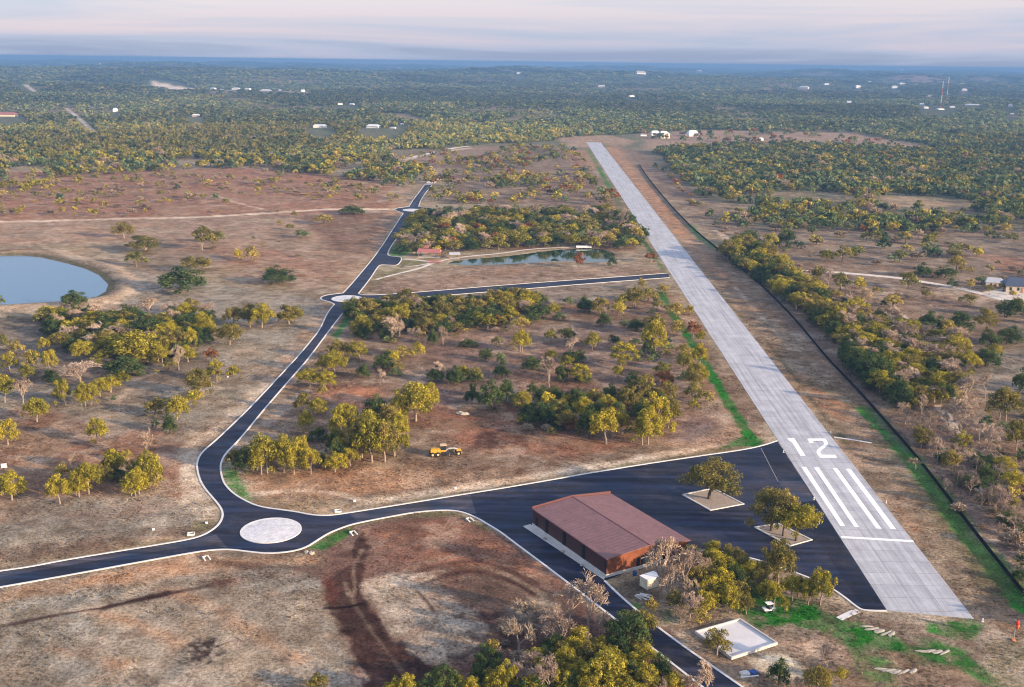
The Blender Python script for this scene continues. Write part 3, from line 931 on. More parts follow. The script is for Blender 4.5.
marks = [z5(780, 460, 8, q) for q in ([(170, 55), (208, 55), (522, 529), (482, 528)], [(272, 60), (310, 60), (632, 537), (594, 534)], [(420, 65), (458, 66), (812, 551), (770, 548)], [(525, 70), (565, 72), (928, 553), (884, 552)])]
marks.append(z5(820, 530, 6.4, [(130, 39), (595, 66), (602, 79), (141, 52)]))
marks.append(z5(740, 400, 6.4, [(302, 247), (346, 243), (420, 357), (387, 357), (334, 273), (313, 259)]))
two = z5(740, 400, 6.4, [(430, 247), (544, 247), (556, 258), (564, 279), (556, 294), (516, 327), (514, 336), (523, 350), (610, 352), (622, 370), (514, 370), (497, 350), (489, 332), (493, 319), (535, 286), (538, 276), (528, 261), (462, 261), (472, 274), (446, 276)])
marks.append(two)
sheet('asphalt_course', [(760.7, 448.3), (761.3, 448.1), (778.5, 481.6), (777.9, 481.8)], .033, M['kerb_dull'])
for mk in marks:
    sheet('runway_marking', mk, .039, M['paint'])
# drain flumes and aprons of concrete in the verges
for s_, w_ in (([(834, 437.2), (850, 439.4), (871.5, 443)], .9), ([(839, 619), (848, 614.6), (857.5, 610.6)], 1.6)):
    ln = W2(s_)
    a_, b_ = ribbon(ln, w_)
    mbf = MB().prism(a_ + b_[::-1], -.05, .07)
    o_ = mbf.build('drainage_flume', M['kerb'])
    tag(o_, 'narrow pale concrete drain flume crossing the bare verge right of the runway number' if s_[0][0] < 838 else 'short pale concrete drain flume below the corner of the asphalt apron', 'drain')

# ------------------------------------------------------------------ roundabout islands
n = N('island_concrete')
b = n.bsdf(.85, .15)
s1 = n.noise(.5, 6, .75, n.pos())
vor = n.new('ShaderNodeTexVoronoi')
vor.feature = 'DISTANCE_TO_EDGE'
vor.inputs['Scale'].default_value = .8
n.l(n.pos(), vor.inputs['Vector'])
c = n.ramp(s1.outputs[0], [(.3, (.46, .45, .45)), (.5, (.6, .6, .6)), (.7, (.72, .72, .72))]).outputs[0]
c = n.mix(.6, c, n.ramp(vor.outputs['Distance'], [(0, .72), (.12, 1)]).outputs[0], 'MULTIPLY')
n.l(c, b.inputs['Base Color'])
M['island'] = n.m
for cx, cy, rp, lab in ((271, 530.6, 30, 'large round cobbled concrete island in the near roundabout'),
                        (347, 298.9, 15.3, 'white concrete island in the middle roundabout where the side road starts'),
                        (412, 210.2, 9.3, 'small white concrete island in the farthest roundabout')):
    x_, y_, _z = P(cx, cy)
    r_ = rp * MPP(cx, cy)
    t = thing('roundabout_island', lab, 'traffic island', (x_, y_, 0))
    circ = [(math.cos(i * math.pi / 32) * (r_ - .45), math.sin(i * math.pi / 32) * (r_ - .45)) for i in range(64)]
    mb = MB()
    v = [(p_[0], p_[1], .17) for p_ in circ] + [(0, 0, .42)]
    mb.add(v, [(i, (i + 1) % 64, 64) for i in range(64)])
    mb.build('paving', M['island'], t)
    ring = [(math.cos(i * math.pi / 32) * (r_ - .2), math.sin(i * math.pi / 32) * (r_ - .2)) for i in range(65)]
    kerb_mesh([ring], .5, 0, .2).build('kerb', M['kerb'], t)
# ------------------------------------------------------------------ HANGAR
A_w, B_w = np.array(P(533, 526)), np.array(P(606, 577.5))
u_ = (B_w - A_w) / np.linalg.norm(B_w - A_w)
Lh, Wh = float(np.linalg.norm(B_w - A_w)), 23.6
hz_rot = math.atan2(u_[1], u_[0])
# local frame: x along the long wall (far -> near), y across to the right
hg = thing('hangar', 'long maroon metal aircraft hangar with low pitched roof beside the apron', 'hangar', tuple(A_w), hz_rot)
ZL, ZC, ZR = 4.7, 5.5, 3.95


def ribbed(name, c, axis, pitch, rough=.45, spec=.4, bump=.5, var=.12):
    n = N(name)
    b = n.bsdf(rough, spec)
    tc = n.new('ShaderNodeTexCoord')
    no = n.noise(.25, 5, .6, tc.outputs['Object'])
    n.l(n.ramp(no.outputs[0], [(.3, tuple(x * (1 - var) for x in c)), (.7, tuple(x * (1 + var) for x in c))]).outputs[0], b.inputs['Base Color'])
    w = n.new('ShaderNodeTexWave')
    w.bands_direction = axis
    w.inputs['Scale'].default_value = 1 / pitch * .314
    n.l(tc.outputs['Object'], w.inputs['Vector'])
    bm = n.new('ShaderNodeBump')
    bm.inputs['Strength'].default_value = bump
    bm.inputs['Distance'].default_value = .05
    n.l(w.outputs[1], bm.inputs['Height'])
    n.l(bm.outputs[0], b.inputs['Normal'])
    seam = n.ramp(w.outputs[1], [(.0, .86), (.16, 1), (1, 1)]).outputs[0]
    st_ = n.noise(.9, 5, .7, tc.outputs['Object'])
    base_ = b.inputs['Base Color'].links[0].from_socket
    n.l(n.mix(1.0, n.mix(1.0, base_, seam, 'MULTIPLY'), n.ramp(st_.outputs[0], [(.36, .86), (.62, 1.12)]).outputs[0], 'MULTIPLY'), b.inputs['Base Color'])
    return n.m


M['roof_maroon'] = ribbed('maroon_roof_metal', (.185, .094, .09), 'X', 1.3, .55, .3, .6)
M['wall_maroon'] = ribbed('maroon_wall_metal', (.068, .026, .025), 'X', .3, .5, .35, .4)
M['wall_sunlit'] = ribbed('sunlit_maroon_wall_metal', (.19, .06, .026), 'Y', .3, .5, .35, .4, .3)  # maroon metal of the near gable, orange sunlight put into its base colour
# foundation curb
MB().box(-.15, Lh + .15, -.15, Wh + .15, -.1, .75).build('foundation', M['concrete'], hg)
mb = MB()
# left wall in bays between dark pilasters; each bay is panel work, pilasters are separate parts
bays = [.0, .205, .45, .71, 1.0]
mb.box(.0, Lh, .0, .25, .75, ZL - .05)
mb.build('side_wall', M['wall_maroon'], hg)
for f_ in (.205, .45, .71):
    MB().box(f_ * Lh - .6, f_ * Lh + .6, -.12, -.004, .76, ZL - .1).build('door_opening', M['dark'], hg)
MB().box(1.3, 2.2, -.1, -.004, .76, 2.9).build('door', M['dark'], hg)
MB().box(Lh - .22, Lh + .03, -.14, -.004, .76, ZL - .12).build('corner_trim', M['dark'], hg)
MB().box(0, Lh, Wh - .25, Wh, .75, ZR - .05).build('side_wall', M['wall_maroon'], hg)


def gable(x0, x1, name, mat, lift=0.0, zb=.75):
    v = []
    for x in (x0, x1):
        v += [(x, .26, zb), (x, Wh - .26, zb), (x, Wh - .26, ZR - .06 + lift), (x, Wh / 2, ZC - .06 + lift), (x, .26, ZL - .06 + lift)]
    f = [(4, 3, 2, 1, 0), (5, 6, 7, 8, 9)] + [(i, (i + 1) % 5, 5 + (i + 1) % 5, 5 + i) for i in range(5)]
    MB().add(v, f).build(name, mat, hg)


gable(Lh - .25, Lh - .002, 'gable_wall', M['wall_sunlit'])
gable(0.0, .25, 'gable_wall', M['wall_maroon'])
MB().box(Lh + .003, Lh + .08, 12.6, 17.2, .76, 3.7).build('door_opening', M['dark'], hg)
MB().box(Lh + .003, Lh + .07, 8.6, 9.6, .76, 2.9).build('door', M['dark'], hg)
MB().box(Lh + .003, Lh + .12, 9.9, 12.4, 1.0, 3.2).build('window', M['glass'], hg)
# roof slopes with thickness
for y0, y1, za, zb in ((-.35, Wh / 2 - .05, ZL, ZC), (Wh / 2 + .05, Wh + .35, ZC, ZR)):
    v = []
    for z_ in (0, .16):
        v += [(-.0, y0, za + z_), (Lh + .55, y0, za + z_), (Lh + .55, y1, zb + z_), (-.0, y1, zb + z_)]
    MB().add(v, [(3, 2, 1, 0), (4, 5, 6, 7), (0, 1, 5, 4), (1, 2, 6, 5), (2, 3, 7, 6), (3, 0, 4, 7)]).build('roof', M['roof_maroon'], hg)
MB().add([(0, Wh / 2 - .3, ZC + .155), (Lh + .6, Wh / 2 - .3, ZC + .155), (Lh + .6, Wh / 2, ZC + .25), (0, Wh / 2, ZC + .25), (Lh + .6, Wh / 2 + .3, ZC + .135), (0, Wh / 2 + .3, ZC + .135)],
         [(0, 1, 2, 3), (3, 2, 4, 5)]).build('ridge_cap', M['maroon'], hg)
# parapet on the far gable, its inner face catching the sun
v = []
for x in (-.3, .0 - .004):
    v += [(x, -.3, ZL - .3), (x, Wh + .3, ZR - .3), (x, Wh + .3, ZR + .8), (x, Wh / 2, ZC + .5), (x, -.3, ZL + .6)]
MB().add(v, [(4, 3, 2, 1, 0), (5, 6, 7, 8, 9)] + [(i, (i + 1) % 5, 5 + (i + 1) % 5, 5 + i) for i in range(5)]).build('parapet', M['maroon'], hg)
# gutters and apron walk
MB().box(0, Lh + .5, -.52, -.36, ZL - .06, ZL + .1).build('gutter', M['maroon'], hg)
MB().box(0, Lh + .5, Wh + .36, Wh + .52, ZR - .06, ZR + .1).build('gutter', M['maroon'], hg)
wl = W2([(523, 526.5), (530.5, 524.5), (604.8, 577.2), (604.2, 580.2)])
tag(MB().prism(wl, -.02, .12).build('hangar_walkway', M['concrete']), kind='structure')
for px_, py_ in ((545, 539.5), (562.5, 552.5), (582, 566.5)):
    x_, y_, _ = P(px_, py_)
    MBl = MB().blob((x_, y_, .32), (.55, .4, .28), int(px_))
    w_ = {545: 'farthest', 562.5: 'middle', 582: 'nearest'}[px_]
    tag(MBl.build('stone_block', M['rock']), f'{w_} pale block on the concrete walk along the hangar wall', 'stone', 'pale blocks along the hangar walk')

# ------------------------------------------------------------------ planters cut into the apron
for q, lab in (([(683, 495), (710.5, 510.5), (743.5, 504.3), (713, 488.6)], 'square kerbed gravel planter with one oak, nearer the middle of the apron'),
               ([(755, 527.6), (790, 546.2), (811.5, 540.2), (778, 524)], 'square kerbed gravel planter with several oak trunks, close to the runway')):
    w_ = np.array(W2(q))
    c_ = w_.mean(0)
    t = thing('tree_planter', lab, 'planter', (c_[0], c_[1], 0))
    loc = [tuple(p_ - c_) for p_ in w_]
    kerb_mesh([loc + [loc[0], ]], .55, 0, .22).build('kerb', M['kerb'], t)
    inner = [tuple((p_ - c_) * .96) for p_ in w_]
    MB().prism(inner, .0, .1).build('gravel_bed', plain('planter_gravel', (.36, .30, .25), .95, .05, .25, 1.5), t)

# ------------------------------------------------------------------ white walled slab
w_ = np.array(W2([(694.6, 633.5), (731.5, 660), (777.5, 645), (740, 620.5)]))
c_ = w_.mean(0)
t = thing('foundation_slab', 'white square concrete foundation with low walls beside the service road', 'foundation', (c_[0], c_[1], 0))
loc = [p_ - c_ for p_ in w_]
MB().prism([tuple(p_ * .985) for p_ in loc], -.05, .22).build('floor', plain('white_slab', (.56, .555, .55), .8, .2, .1, .3), t)
for i in range(4):
    a_, b_ = loc[i], loc[(i + 1) % 4]
    d_ = (b_ - a_) / np.linalg.norm(b_ - a_)
    n_ = np.array((-d_[1], d_[0]))
    if n_ @ (-a_) < 0: n_ = -n_
    e = .18
    MB().prism([tuple(a_ + d_ * .01), tuple(b_ - d_ * .31), tuple(b_ - d_ * .31 + n_ * .3), tuple(a_ + d_ * .01 + n_ * .3)] if i % 2 == 0 else
               [tuple(a_ + d_ * .01), tuple(b_ - d_ * .31), tuple(b_ - d_ * .31 + n_ * .3), tuple(a_ + d_ * .01 + n_ * .3)], -.05, .62).build('wall', M['concrete'], t)

# ------------------------------------------------------------------ container shed by the hangar
a_, b_, d_ = np.array(P(640, 585.8)), np.array(P(647.2, 590.6)), np.array(P(660.8, 586))
ux = (d_ - b_) / np.linalg.norm(d_ - b_)
rz = math.atan2(ux[1], ux[0])
lx, ly = float(np.linalg.norm(d_ - b_)), float(np.linalg.norm(a_ - b_))
t = thing('storage_shed', 'cream metal storage shed with white top beside the hangar gable', 'shed', tuple(b_), rz)
MB().box(0, lx, 0, ly, .12, 2.45).build('body', ribbed('cream_ribbed_metal', (.72, .65, .48), 'X', .3), t)
MB().box(-.08, lx + .08, -.08, ly + .08, 2.455, 2.6).build('roof', M['white'], t)
MB().box(.3, lx * .46, -.05, -.003, .2, 2.25).build('door', M['cream'], t)
MB().box(lx * .5, lx - .3, -.05, -.003, .2, 2.25).build('door', M['cream'], t)
for x_ in (.1, lx - .4):
    for y_ in (.1, ly - .4):
        MB().box(x_, x_ + .3, y_, y_ + .3, 0, .115).build('foot', M['steel'], t)
x_, y_, _ = P(634.5, 574.5)
t = thing('rain_barrel', 'blue barrel standing against the sunlit gable wall of the hangar', 'barrel', (x_, y_ - .4, 0))
MB().tube([(0, 0, 0), (0, 0, .15), (0, 0, .55), (0, 0, .95), (0, 0, 1.1)], [.42, .48, .52, .48, .42], 16).build('drum', M['blue'], t)
MB().cyl((0, 0, 1.102), (0, 0, 1.16), .44, 16).build('lid', M['slate'], t)
# pile of boards below the shed
x_, y_, _ = P(643, 598.5)
t = thing('board_pile', 'untidy pile of pale boards on bare ground below the cream shed', 'board pile', (x_, y_, 0), -.6)
rr_ = random.Random(3)
for i in range(11):
    cx, cy, z_ = rr_.uniform(-.9, .9), rr_.uniform(-.6, .6), .12 * i * .6
    o_ = MB().box(-rr_.uniform(.7, 1.4), rr_.uniform(.7, 1.4), -.16, .16, 0, .07).build('board', M['grey_wood'], t)
    o_.location = (cx, cy, .02 + i * .085)
    o_.rotation_euler = (0, 0, rr_.uniform(-.6, .6))
# pile of material with a blue tarp by the service road
x_, y_, _ = P(750, 674)
t = thing('building_material_pile', 'low stack of pale building material with a blue tarp near the service road', 'material pile', (x_, y_, 0), .2)
MB().box(-2.0, -.2, -.6, .5, 0, .5).blob((-1.2, 0, .5), (.9, .5, .3), 5).build('stack', M['grey_wood'], t)
MB().blob((.6, .1, .3), (1.0, .7, .45), 8, 12, 7).build('tarp', M['blue'], t)
MB().box(-2.3, 1.4, -1.0, -.75, .0, .12).build('board', M['white'], t)

# ------------------------------------------------------------------ utility cart
x_, y_, _ = P(768.5, 611)
t = thing('utility_cart', 'small white utility cart with canopy parked on grass behind the slab', 'cart', (x_, y_, 0), math.radians(18))
k = MB()
k.box(-1.25, 1.25, -.62, .62, .35, .62)
k.box(.55, 1.3, -.6, .6, .62, .95).box(-1.35, -.45, -.62, .62, .62, .85)
k.build('body', M['white'], t)
MB().box(-.4, .1, -.55, .55, .622, .95).box(-.52, -.4, -.55, .55, .86, 1.3).build('seat', M['black'], t)
for x0 in (-.42, .7):
    for y0 in (-.55, .55):
        MB().tube([(x0, y0, .9), (x0 * .9, y0, 1.85)], .03, 6).build('roof_post', M['dark'], t)
MB().box(-.75, .85, -.65, .65, 1.86, 1.94).build('roof', M['white'], t)
MB().add([(.74, -.5, .98), (.74, .5, .98), (.66, .5, 1.8), (.66, -.5, 1.8), (.77, -.5, .98), (.77, .5, .98), (.69, .5, 1.8), (.69, -.5, 1.8)], [(0, 3, 2, 1), (4, 5, 6, 7), (0, 1, 5, 4), (3, 7, 6, 2), (0, 4, 7, 3), (1, 2, 6, 5)]).build('windshield', M['glass'], t)
for x0 in (-.85, .85):
    for y0 in (-.62, .62):
        w = MB().cyl((x0, y0 - .1, .3), (x0, y0 + .1, .3), .3, 16).build('wheel', M['black'], t)
        MB().cyl((x0, y0 - .115, .3), (x0, y0 + .115, .3), .14, 12).build('rim', M['steel'], w)

# ------------------------------------------------------------------ motor grader on the dirt
p0, p1 = np.array(P(429.5, 456)), np.array(P(461, 454))
dv = p1 - p0
x_, y_, _ = p0
sc_g = float(np.linalg.norm(dv)) / 8.8
t = thing('motor_grader', 'yellow motor grader with tan cab roof parked on churned brown dirt', 'grader', (x_, y_, 0), math.atan2(dv[1], dv[0]))
t.scale = (sc_g,) * 3
MB().box(.3, 3.0, -.75, .75, .95, 2.05).box(.1, .3, -.6, .6, 1.0, 1.8).box(.5, 2.8, -.55, .55, 2.05, 2.2).build('engine_cover', M['yellow'], t)
MB().box(-.05, .095, -.55, .55, .8, 1.5).build('rear_grille', M['dark'], t)
MB().box(3.05, 4.55, -.7, .7, 1.2, 1.7).build('cab_base', M['yellow'], t)
MB().box(3.15, 4.5, -.66, .66, 1.705, 2.95).build('cab', M['glass'], t)
MB().box(2.95, 4.75, -.85, .85, 2.955, 3.12).build('cab_roof', M['tan'], t)
MB().tube([(4.4, 0, 1.35), (5.4, 0, 1.85), (6.9, 0, 1.85), (8.1, 0, 1.35)], [.26, .24, .22, .2], 8).build('front_frame', M['steel'], t)
MB().box(7.5, 8.7, -.45, .45, 1.05, 1.6).build('front_block', M['yellow'], t)
MB().box(7.8, 8.1, -1.0, 1.0, .55, .8).build('front_axle', M['dark'], t)
MB().tube([(5.4, -.3, 1.7), (5.7, -.9, .9)], .09, 6).tube([(5.4, .3, 1.7), (5.7, .9, .9)], .09, 6).tube([(6.9, 0, 1.7), (5.6, 0, .75)], .1, 6).build('drawbar', M['dark'], t)
bl = []
for i in range(7):
    an = -.7 + i * .233
    bl.append((5.55 + .25 * (1 - math.cos(an * 1.3)), .45 + .35 * math.sin(an)))
v, f = [], []
for y in (-1.75, 1.75):
    v += [(a + .35 * y * .5, y, bz) for a, bz in bl] + [(a + .06 + .35 * y * .5, y, bz) for a, bz in bl]
for i in range(6):
    f += [(i, i + 1, i + 15, i + 14), (i + 7, i + 21, i + 22, i + 8)]
f += [(0, 14, 21, 7), (6, 13, 27, 20)]
MB().add(v, f).build('blade', M['steel'], t)
MB().box(8.75, 8.95, -1.1, 1.1, .5, 1.15).build('scarifier', M['yellow'], t)
for x0, r0 in ((.75, .62), (2.25, .62), (7.95, .62)):
    for y0 in (-1.0, 1.0):
        w = MB().cyl((x0, y0 - .2, r0), (x0, y0 + .2, r0), r0, 20).build('wheel', M['black'], t)
        MB().cyl((x0, y0 - .215, r0), (x0, y0 + .215, r0), .32, 14).build('rim', M['tan'], w)

# ------------------------------------------------------------------ windsock
x_, y_, _ = P(1013.5, 640.5)
t = thing('windsock', 'limp red windsock on a thin pole near the end of the runway', 'windsock', (x_, y_, 0))
MB().cyl((0, 0, .3), (0, 0, 4.7), .07, 10).build('pole', M['steel'], t)
MB().box(-.35, .35, -.35, .35, -.05, .3).build('base', M['orange'], t)
MB().tube([(-.32, 0, 4.6), (-.22, .25, 4.6), (0, .34, 4.6), (.22, .25, 4.6), (.32, 0, 4.6), (.22, -.25, 4.6), (0, -.34, 4.6), (-.22, -.25, 4.6), (-.32, 0, 4.6)], .05, 6).build('hoop', M['steel'], t)
pts = [(.1, 0, 4.6), (.3, -.05, 4.2), (.42, -.08, 3.7), (.38, -.1, 3.2), (.32, -.1, 2.75)]
MB().tube(pts[:3], [.42, .44, .36], 12, False).build('sock_band', M['red'], t)
MB().tube(pts[2:4], [.36, .3], 12, False).build('sock_band', M['orange'], t)
MB().tube(pts[3:], [.3, .22], 12, False).build('sock_band', M['red'], t)

# ------------------------------------------------------------------ small white utility things in the verges
for px_, py_, lab, kind in ((206.5, 559, 'twin white concrete culvert walls below the west road', 'c'), (353.5, 534, 'twin white concrete culvert walls south of the roundabout on red soil', 'c'),
                            (470, 520.5, 'low pair of white culvert walls inside the kerb bend near the apron road', 'c'),
                            (191, 534.5, 'pale square open drain box on the grass corner west of the roundabout', 'd'), (338, 511.5, 'dark open drain box with pale rim above the roundabout road', 'd'),
                            (354.5, 501.5, 'small white utility box on dirt north of the apron road', 'b'), (455.5, 488.8, 'small white utility box on pale dirt below the grader', 'b'),
                            (206.5, 523.5, 'white utility box on the grass beside the west kerb of the roundabout', 'b'), (153.5, 530, 'white utility box alone in the field west of the roundabout', 'b'),
                            (4, 467.5, 'large white utility box at the left edge of the brown field', 'B'), (228, 377.5, 'white utility box under yellow oaks left of the straight road', 'b'),
                            (388, 686, 'small white box among trees at the bottom of the photo', 'x')):
    if kind == 'x': continue
    x_, y_, _ = P(px_, py_)
    if kind == 'c':
        t = thing('culvert_headwall', lab, 'culvert', (x_, y_, 0), -.95)
        t.scale = (.8, .8, .8)
        for s_ in (-.75, .75):
            MB().add([(-1.1, s_ - .16, -.05), (1.1, s_ - .16, -.05), (1.1, s_ + .16, -.05), (-1.1, s_ + .16, -.05), (-1.1, s_ - .16, .65), (1.1, s_ - .16, .25), (1.1, s_ + .16, .25), (-1.1, s_ + .16, .65)],
                     [(3, 2, 1, 0), (4, 5, 6, 7), (0, 1, 5, 4), (1, 2, 6, 5), (2, 3, 7, 6), (3, 0, 4, 7)]).build('wing_wall', M['kerb'], t)
        MB().box(-1.3, -1.11, -.95, .95, -.05, .6).build('end_wall', M['concrete'], t)
    elif kind == 'd':
        t = thing('drain_box', lab, 'drain box', (x_, y_, 0), .2)
        kerb_mesh([[(-.8, -.6), (.8, -.6), (.8, .6), (-.8, .6), (-.8, -.6)]], .25, -.05, .4).build('rim', M['kerb'], t)
        MB().box(-.66, .66, -.46, .46, -.02, .08).build('pit', M['dark'], t)
    else:
        s_ = 1.1 if kind == 'B' else .45
        t = thing('utility_box', lab, 'utility box', (x_, y_, 0), .3)
        t.scale = (s_, s_, s_)
        MB().box(-.75, .75, -.5, .5, 0, .12).build('base', M['concrete'], t)
        MB().box(-.6, .6, -.38, .38, .125, .8).build('cabinet', M['white'], t)
        MB().add([(-.68, -.45, .805), (.68, -.45, .805), (.68, .45, .88), (-.68, .45, .88), (-.68, -.45, .86), (.68, -.45, .86), (.68, .45, .95), (-.68, .45, .95)],
                 [(3, 2, 1, 0), (4, 5, 6, 7), (0, 1, 5, 4), (1, 2, 6, 5), (2, 3, 7, 6), (3, 0, 4, 7)]).build('lid', M['white'], t)
# pale rocks
spots = [((866, 626.5), (872, 629), (879, 631.5), (886, 633.5), (891.5, 634.5)), ((921, 651.2), (929, 651.4), (937, 652), (945, 652.6)), ((880, 669), (888, 670.5), (896, 672), (904, 672), (913, 671.5))]
for row, wd in zip(spots, ('on the grass below the runway end', 'right of the lowest grass', 'lowest in the photo, on dry grass')):
    for i, (a, b_) in enumerate(row):
        x_, y_, _ = P(a, b_)
        o_ = MB().blob((0, 0, .08), (1.35 + .4 * (i % 2), .34 + .14 * (i % 3), .12), int(a * 3), 11, 6).build('limestone_rock', M['rock'])
        o_.location = (x_, y_, 0)
        o_.rotation_euler = (0, 0, .2 * i)
        ordn = ('first', 'second', 'third', 'fourth', 'fifth')[i]
        tag(o_, f'pale limestone rock in the row {wd}, {ordn} from left', 'rock', 'rows of pale rocks near the runway end')
for a, b_, w_ in ((307, 553.3, 'left'), (312, 554.2, 'right')):
    x_, y_, _ = P(a, b_)
    o_ = MB().blob((x_, y_, .25), (.7, .5, .45), int(a)).build('limestone_rock', M['rock'])
    tag(o_, f'{w_} one of two pale rocks just south of the roundabout kerb', 'rock')
x_, y_, _ = P(464, 415)
o_ = MB().blob((x_, y_, .3), (1.8, .8, .6), 5).blob((x_ - 1.4, y_ + .7, .4), (1.2, .7, .7), 6).build('limestone_rock', M['rock'])
tag(o_, 'pale broken rock heap on red dirt behind the grader', 'rock')
# runway edge lights
for a, b_, w_ in ((813.8, 499.6, 'on the apron edge by the stripes'), (886, 503.0, 'right of the stripes'), (830.6, 433.2, 'right of the number'), (982.5, 621.5, 'past the near right corner'), (783.5, 452.5, 'left of the number')):
    x_, y_, _ = P(a, b_)
    t = thing('runway_light', f'small white runway edge light {w_}', 'runway light', (x_, y_, 0))
    MB().cyl((0, 0, 0), (0, 0, .08), .3, 12).build('base', M['concrete'], t)
    MB().tube([(0, 0, .08), (0, 0, .45), (0, 0, .6), (0, 0, .72)], [.1, .1, .2, .08], 10).build('lamp', M['white'], t)

# ------------------------------------------------------------------ black fence right of the runway
fl = W2([(639.5, 165), (647, 177), (657, 189.5), (666, 200.5), (675.4, 211), (684, 220), (694, 230), (707, 241), (720, 251.5), (738, 266.5), (756.6, 281.5), (775, 299.5), (793, 318), (811, 339.5), (828, 360.2), (848, 381), (868, 402.8), (893, 431), (918, 460), (945, 495), (960.5, 515), (973, 531.5), (990, 553), (1024, 595.5), (1040, 615)])
fl = smooth(fl, 1)
t = thing('boundary_fence', 'long black silt fence curving along the right side of the runway', 'fence')
fence_bits = []
acc, last = 0, fl[0]
posts = [fl[0]]
dens = []
for a_, b_ in zip(fl[:-1], fl[1:]):
    d_ = math.dist(a_, b_)
    m_ = max(1, int(d_ / 3))
    dens += [(a_[0] + (b_[0] - a_[0]) * i / m_, a_[1] + (b_[1] - a_[1]) * i / m_) for i in range(m_)]
dens.append(fl[-1])
kerb_mesh([dens], .07, -.05, 1.15).build('fabric', M['fabric_black'], t)
tot = sum(math.dist(a, b) for a, b in zip(dens[:-1], dens[1:]))
step, run_, nxt = tot / 94, 0, 0
for a_, b_ in zip(dens[:-1], dens[1:]):
    while nxt <= run_ + math.dist(a_, b_) and nxt <= tot:
        f_ = (nxt - run_) / math.dist(a_, b_)
        MB().cyl((a_[0] + (b_[0] - a_[0]) * f_ + .1, a_[1] + (b_[1] - a_[1]) * f_, 0), (a_[0] + (b_[0] - a_[0]) * f_ + .1, a_[1] + (b_[1] - a_[1]) * f_, 1.4), .04, 5).build('post', M['dark'], t)
        nxt += step
    run_ += math.dist(a_, b_)

# ------------------------------------------------------------------ creek park
def pavilion(px_, py_, lx, ly, h, rise, lab, rz, open_=True, roof=None):
    x_, y_, _ = P(px_, py_)
    t = thing('picnic_pavilion', lab, 'pavilion', (x_, y_, 0), rz)
    for a in (-lx / 2 + .3, lx / 2 - .3):
        for b_ in (-ly / 2 + .3, ly / 2 - .3):
            MB().box(a - .12, a + .12, b_ - .12, b_ + .12, 0, h - .02).build('post', M['wood'], t)
    MB().box(-lx / 2, lx / 2, -ly / 2, ly / 2, -.05, .1).build('floor', M['concrete'], t)
    v = [(-lx / 2 - .4, -ly / 2 - .4, h), (lx / 2 + .4, -ly / 2 - .4, h), (lx / 2 + .4, ly / 2 + .4, h), (-lx / 2 - .4, ly / 2 + .4, h), (-lx / 2 - .2, 0, h + rise), (lx / 2 + .2, 0, h + rise)]
    MB().add(v, [(0, 1, 5, 4), (2, 3, 4, 5), (1, 2, 5), (3, 0, 4), (3, 2, 1, 0)]).build('roof', roof or M['redroof'], t)
    if not open_:
        MB().box(-lx / 2 + .45, lx / 2 - .45, -ly / 2 + .45, ly / 2 - .45, .1, h - .01).build('wall', M['wood'], t)


pavilion(420.5, 252.5, 9, 5, 3.4, 1.3, 'upper red roofed pavilion among trees at the creek head', -.1)
pavilion(429.5, 256.8, 13, 7, 3.2, 1.7, 'larger faded red roofed pavilion beside the path junction', -.12)
pavilion(454.5, 258.2, 6, 4, 2.4, 1.2, 'small pale roofed shelter at the left end of the long pond', .2, True, M['greyroof'])
x_, y_, _ = P(434.5, 262.6)
t = thing('footbridge', 'short red brown footbridge over the creek next to the pavilions', 'footbridge', (x_, y_, 0), .12)
MB().box(-4, 4, -1.2, 1.2, .25, .45).build('deck', M['redroof'], t)
for s_ in (-1.2, 1.2):
    mb = MB().box(-4, 4, s_ - .06, s_ + .06, 1.3, 1.42)
    for i in range(6):
        mb.box(-3.9 + i * 1.54, -3.78 + i * 1.54, s_ - .05, s_ + .05, .455, 1.297)
    mb.build('railing', M['redroof'], t)
for a in (-3.7, 3.7):
    MB().box(a - .3, a + .3, -1.1, 1.1, -.6, .245).build('abutment', M['rock'], t)
x_, y_, _ = P(583.8, 248)
t = thing('dock', 'white low dock on the far bank of the long pond', 'dock', (x_, y_ - 1, 0), .04)
MB().box(-4.9, 4.9, -.8, .8, .5, .72).build('deck', M['white'], t)
MB().box(-4.9, 4.9, .7, .82, .725, 1.5).build('railing', M['white'], t)
for a in (-4.4, -1.5, 1.5, 4.4):
    MB().box(a - .12, a + .12, -.6, .6, -1, .495).build('pile', M['wood'], t)

# ------------------------------------------------------------------ houses and sheds
HOUSES = []


def house(px_, py_, wpx, hpx, lab, roof, wall, rz=0.0, deep=.7, name='house', cat='house', wins=0, rise=.45):
    x_, y_, _ = P(px_, py_)
    z_ = float(ground_z(np.array([x_]), np.array([y_]))[0])
    m = MPP(px_, py_)
    w, h = wpx * m, hpx * m
    HOUSES.append((x_, y_, w))
    d = w * deep
    wh = h * (1 - rise)
    t = thing(name, lab, cat, (x_, y_, z_ - .2), rz)
    MB().box(-w / 2, w / 2, -d / 2, d / 2, -1.5, wh).build('wall', wall, t)
    o = w * .05
    v = [(-w / 2 - o, -d / 2 - o, wh + .02), (w / 2 + o, -d / 2 - o, wh + .02), (w / 2 + o, d / 2 + o, wh + .02), (-w / 2 - o, d / 2 + o, wh + .02), (-w / 2 + d * .2, 0, h), (w / 2 - d * .2, 0, h)]
    MB().add(v, [(0, 1, 5, 4), (2, 3, 4, 5), (1, 2, 5), (3, 0, 4), (3, 2, 1, 0)]).build('roof', roof, t)
    for i in range(wins):
        a = -w / 2 + w * (i + .6) / (wins + .2)
        MB().box(a - w * .035, a + w * .035, -d / 2 - .08, -d / 2 - .004, wh * .35, wh * .8).build('window', M['glass'], t)
    if wins:
        MB().box(-.6, .6, -d / 2 - .1, -d / 2 - .004, 0, wh * .75).build('door', M['wood'], t)
    return t


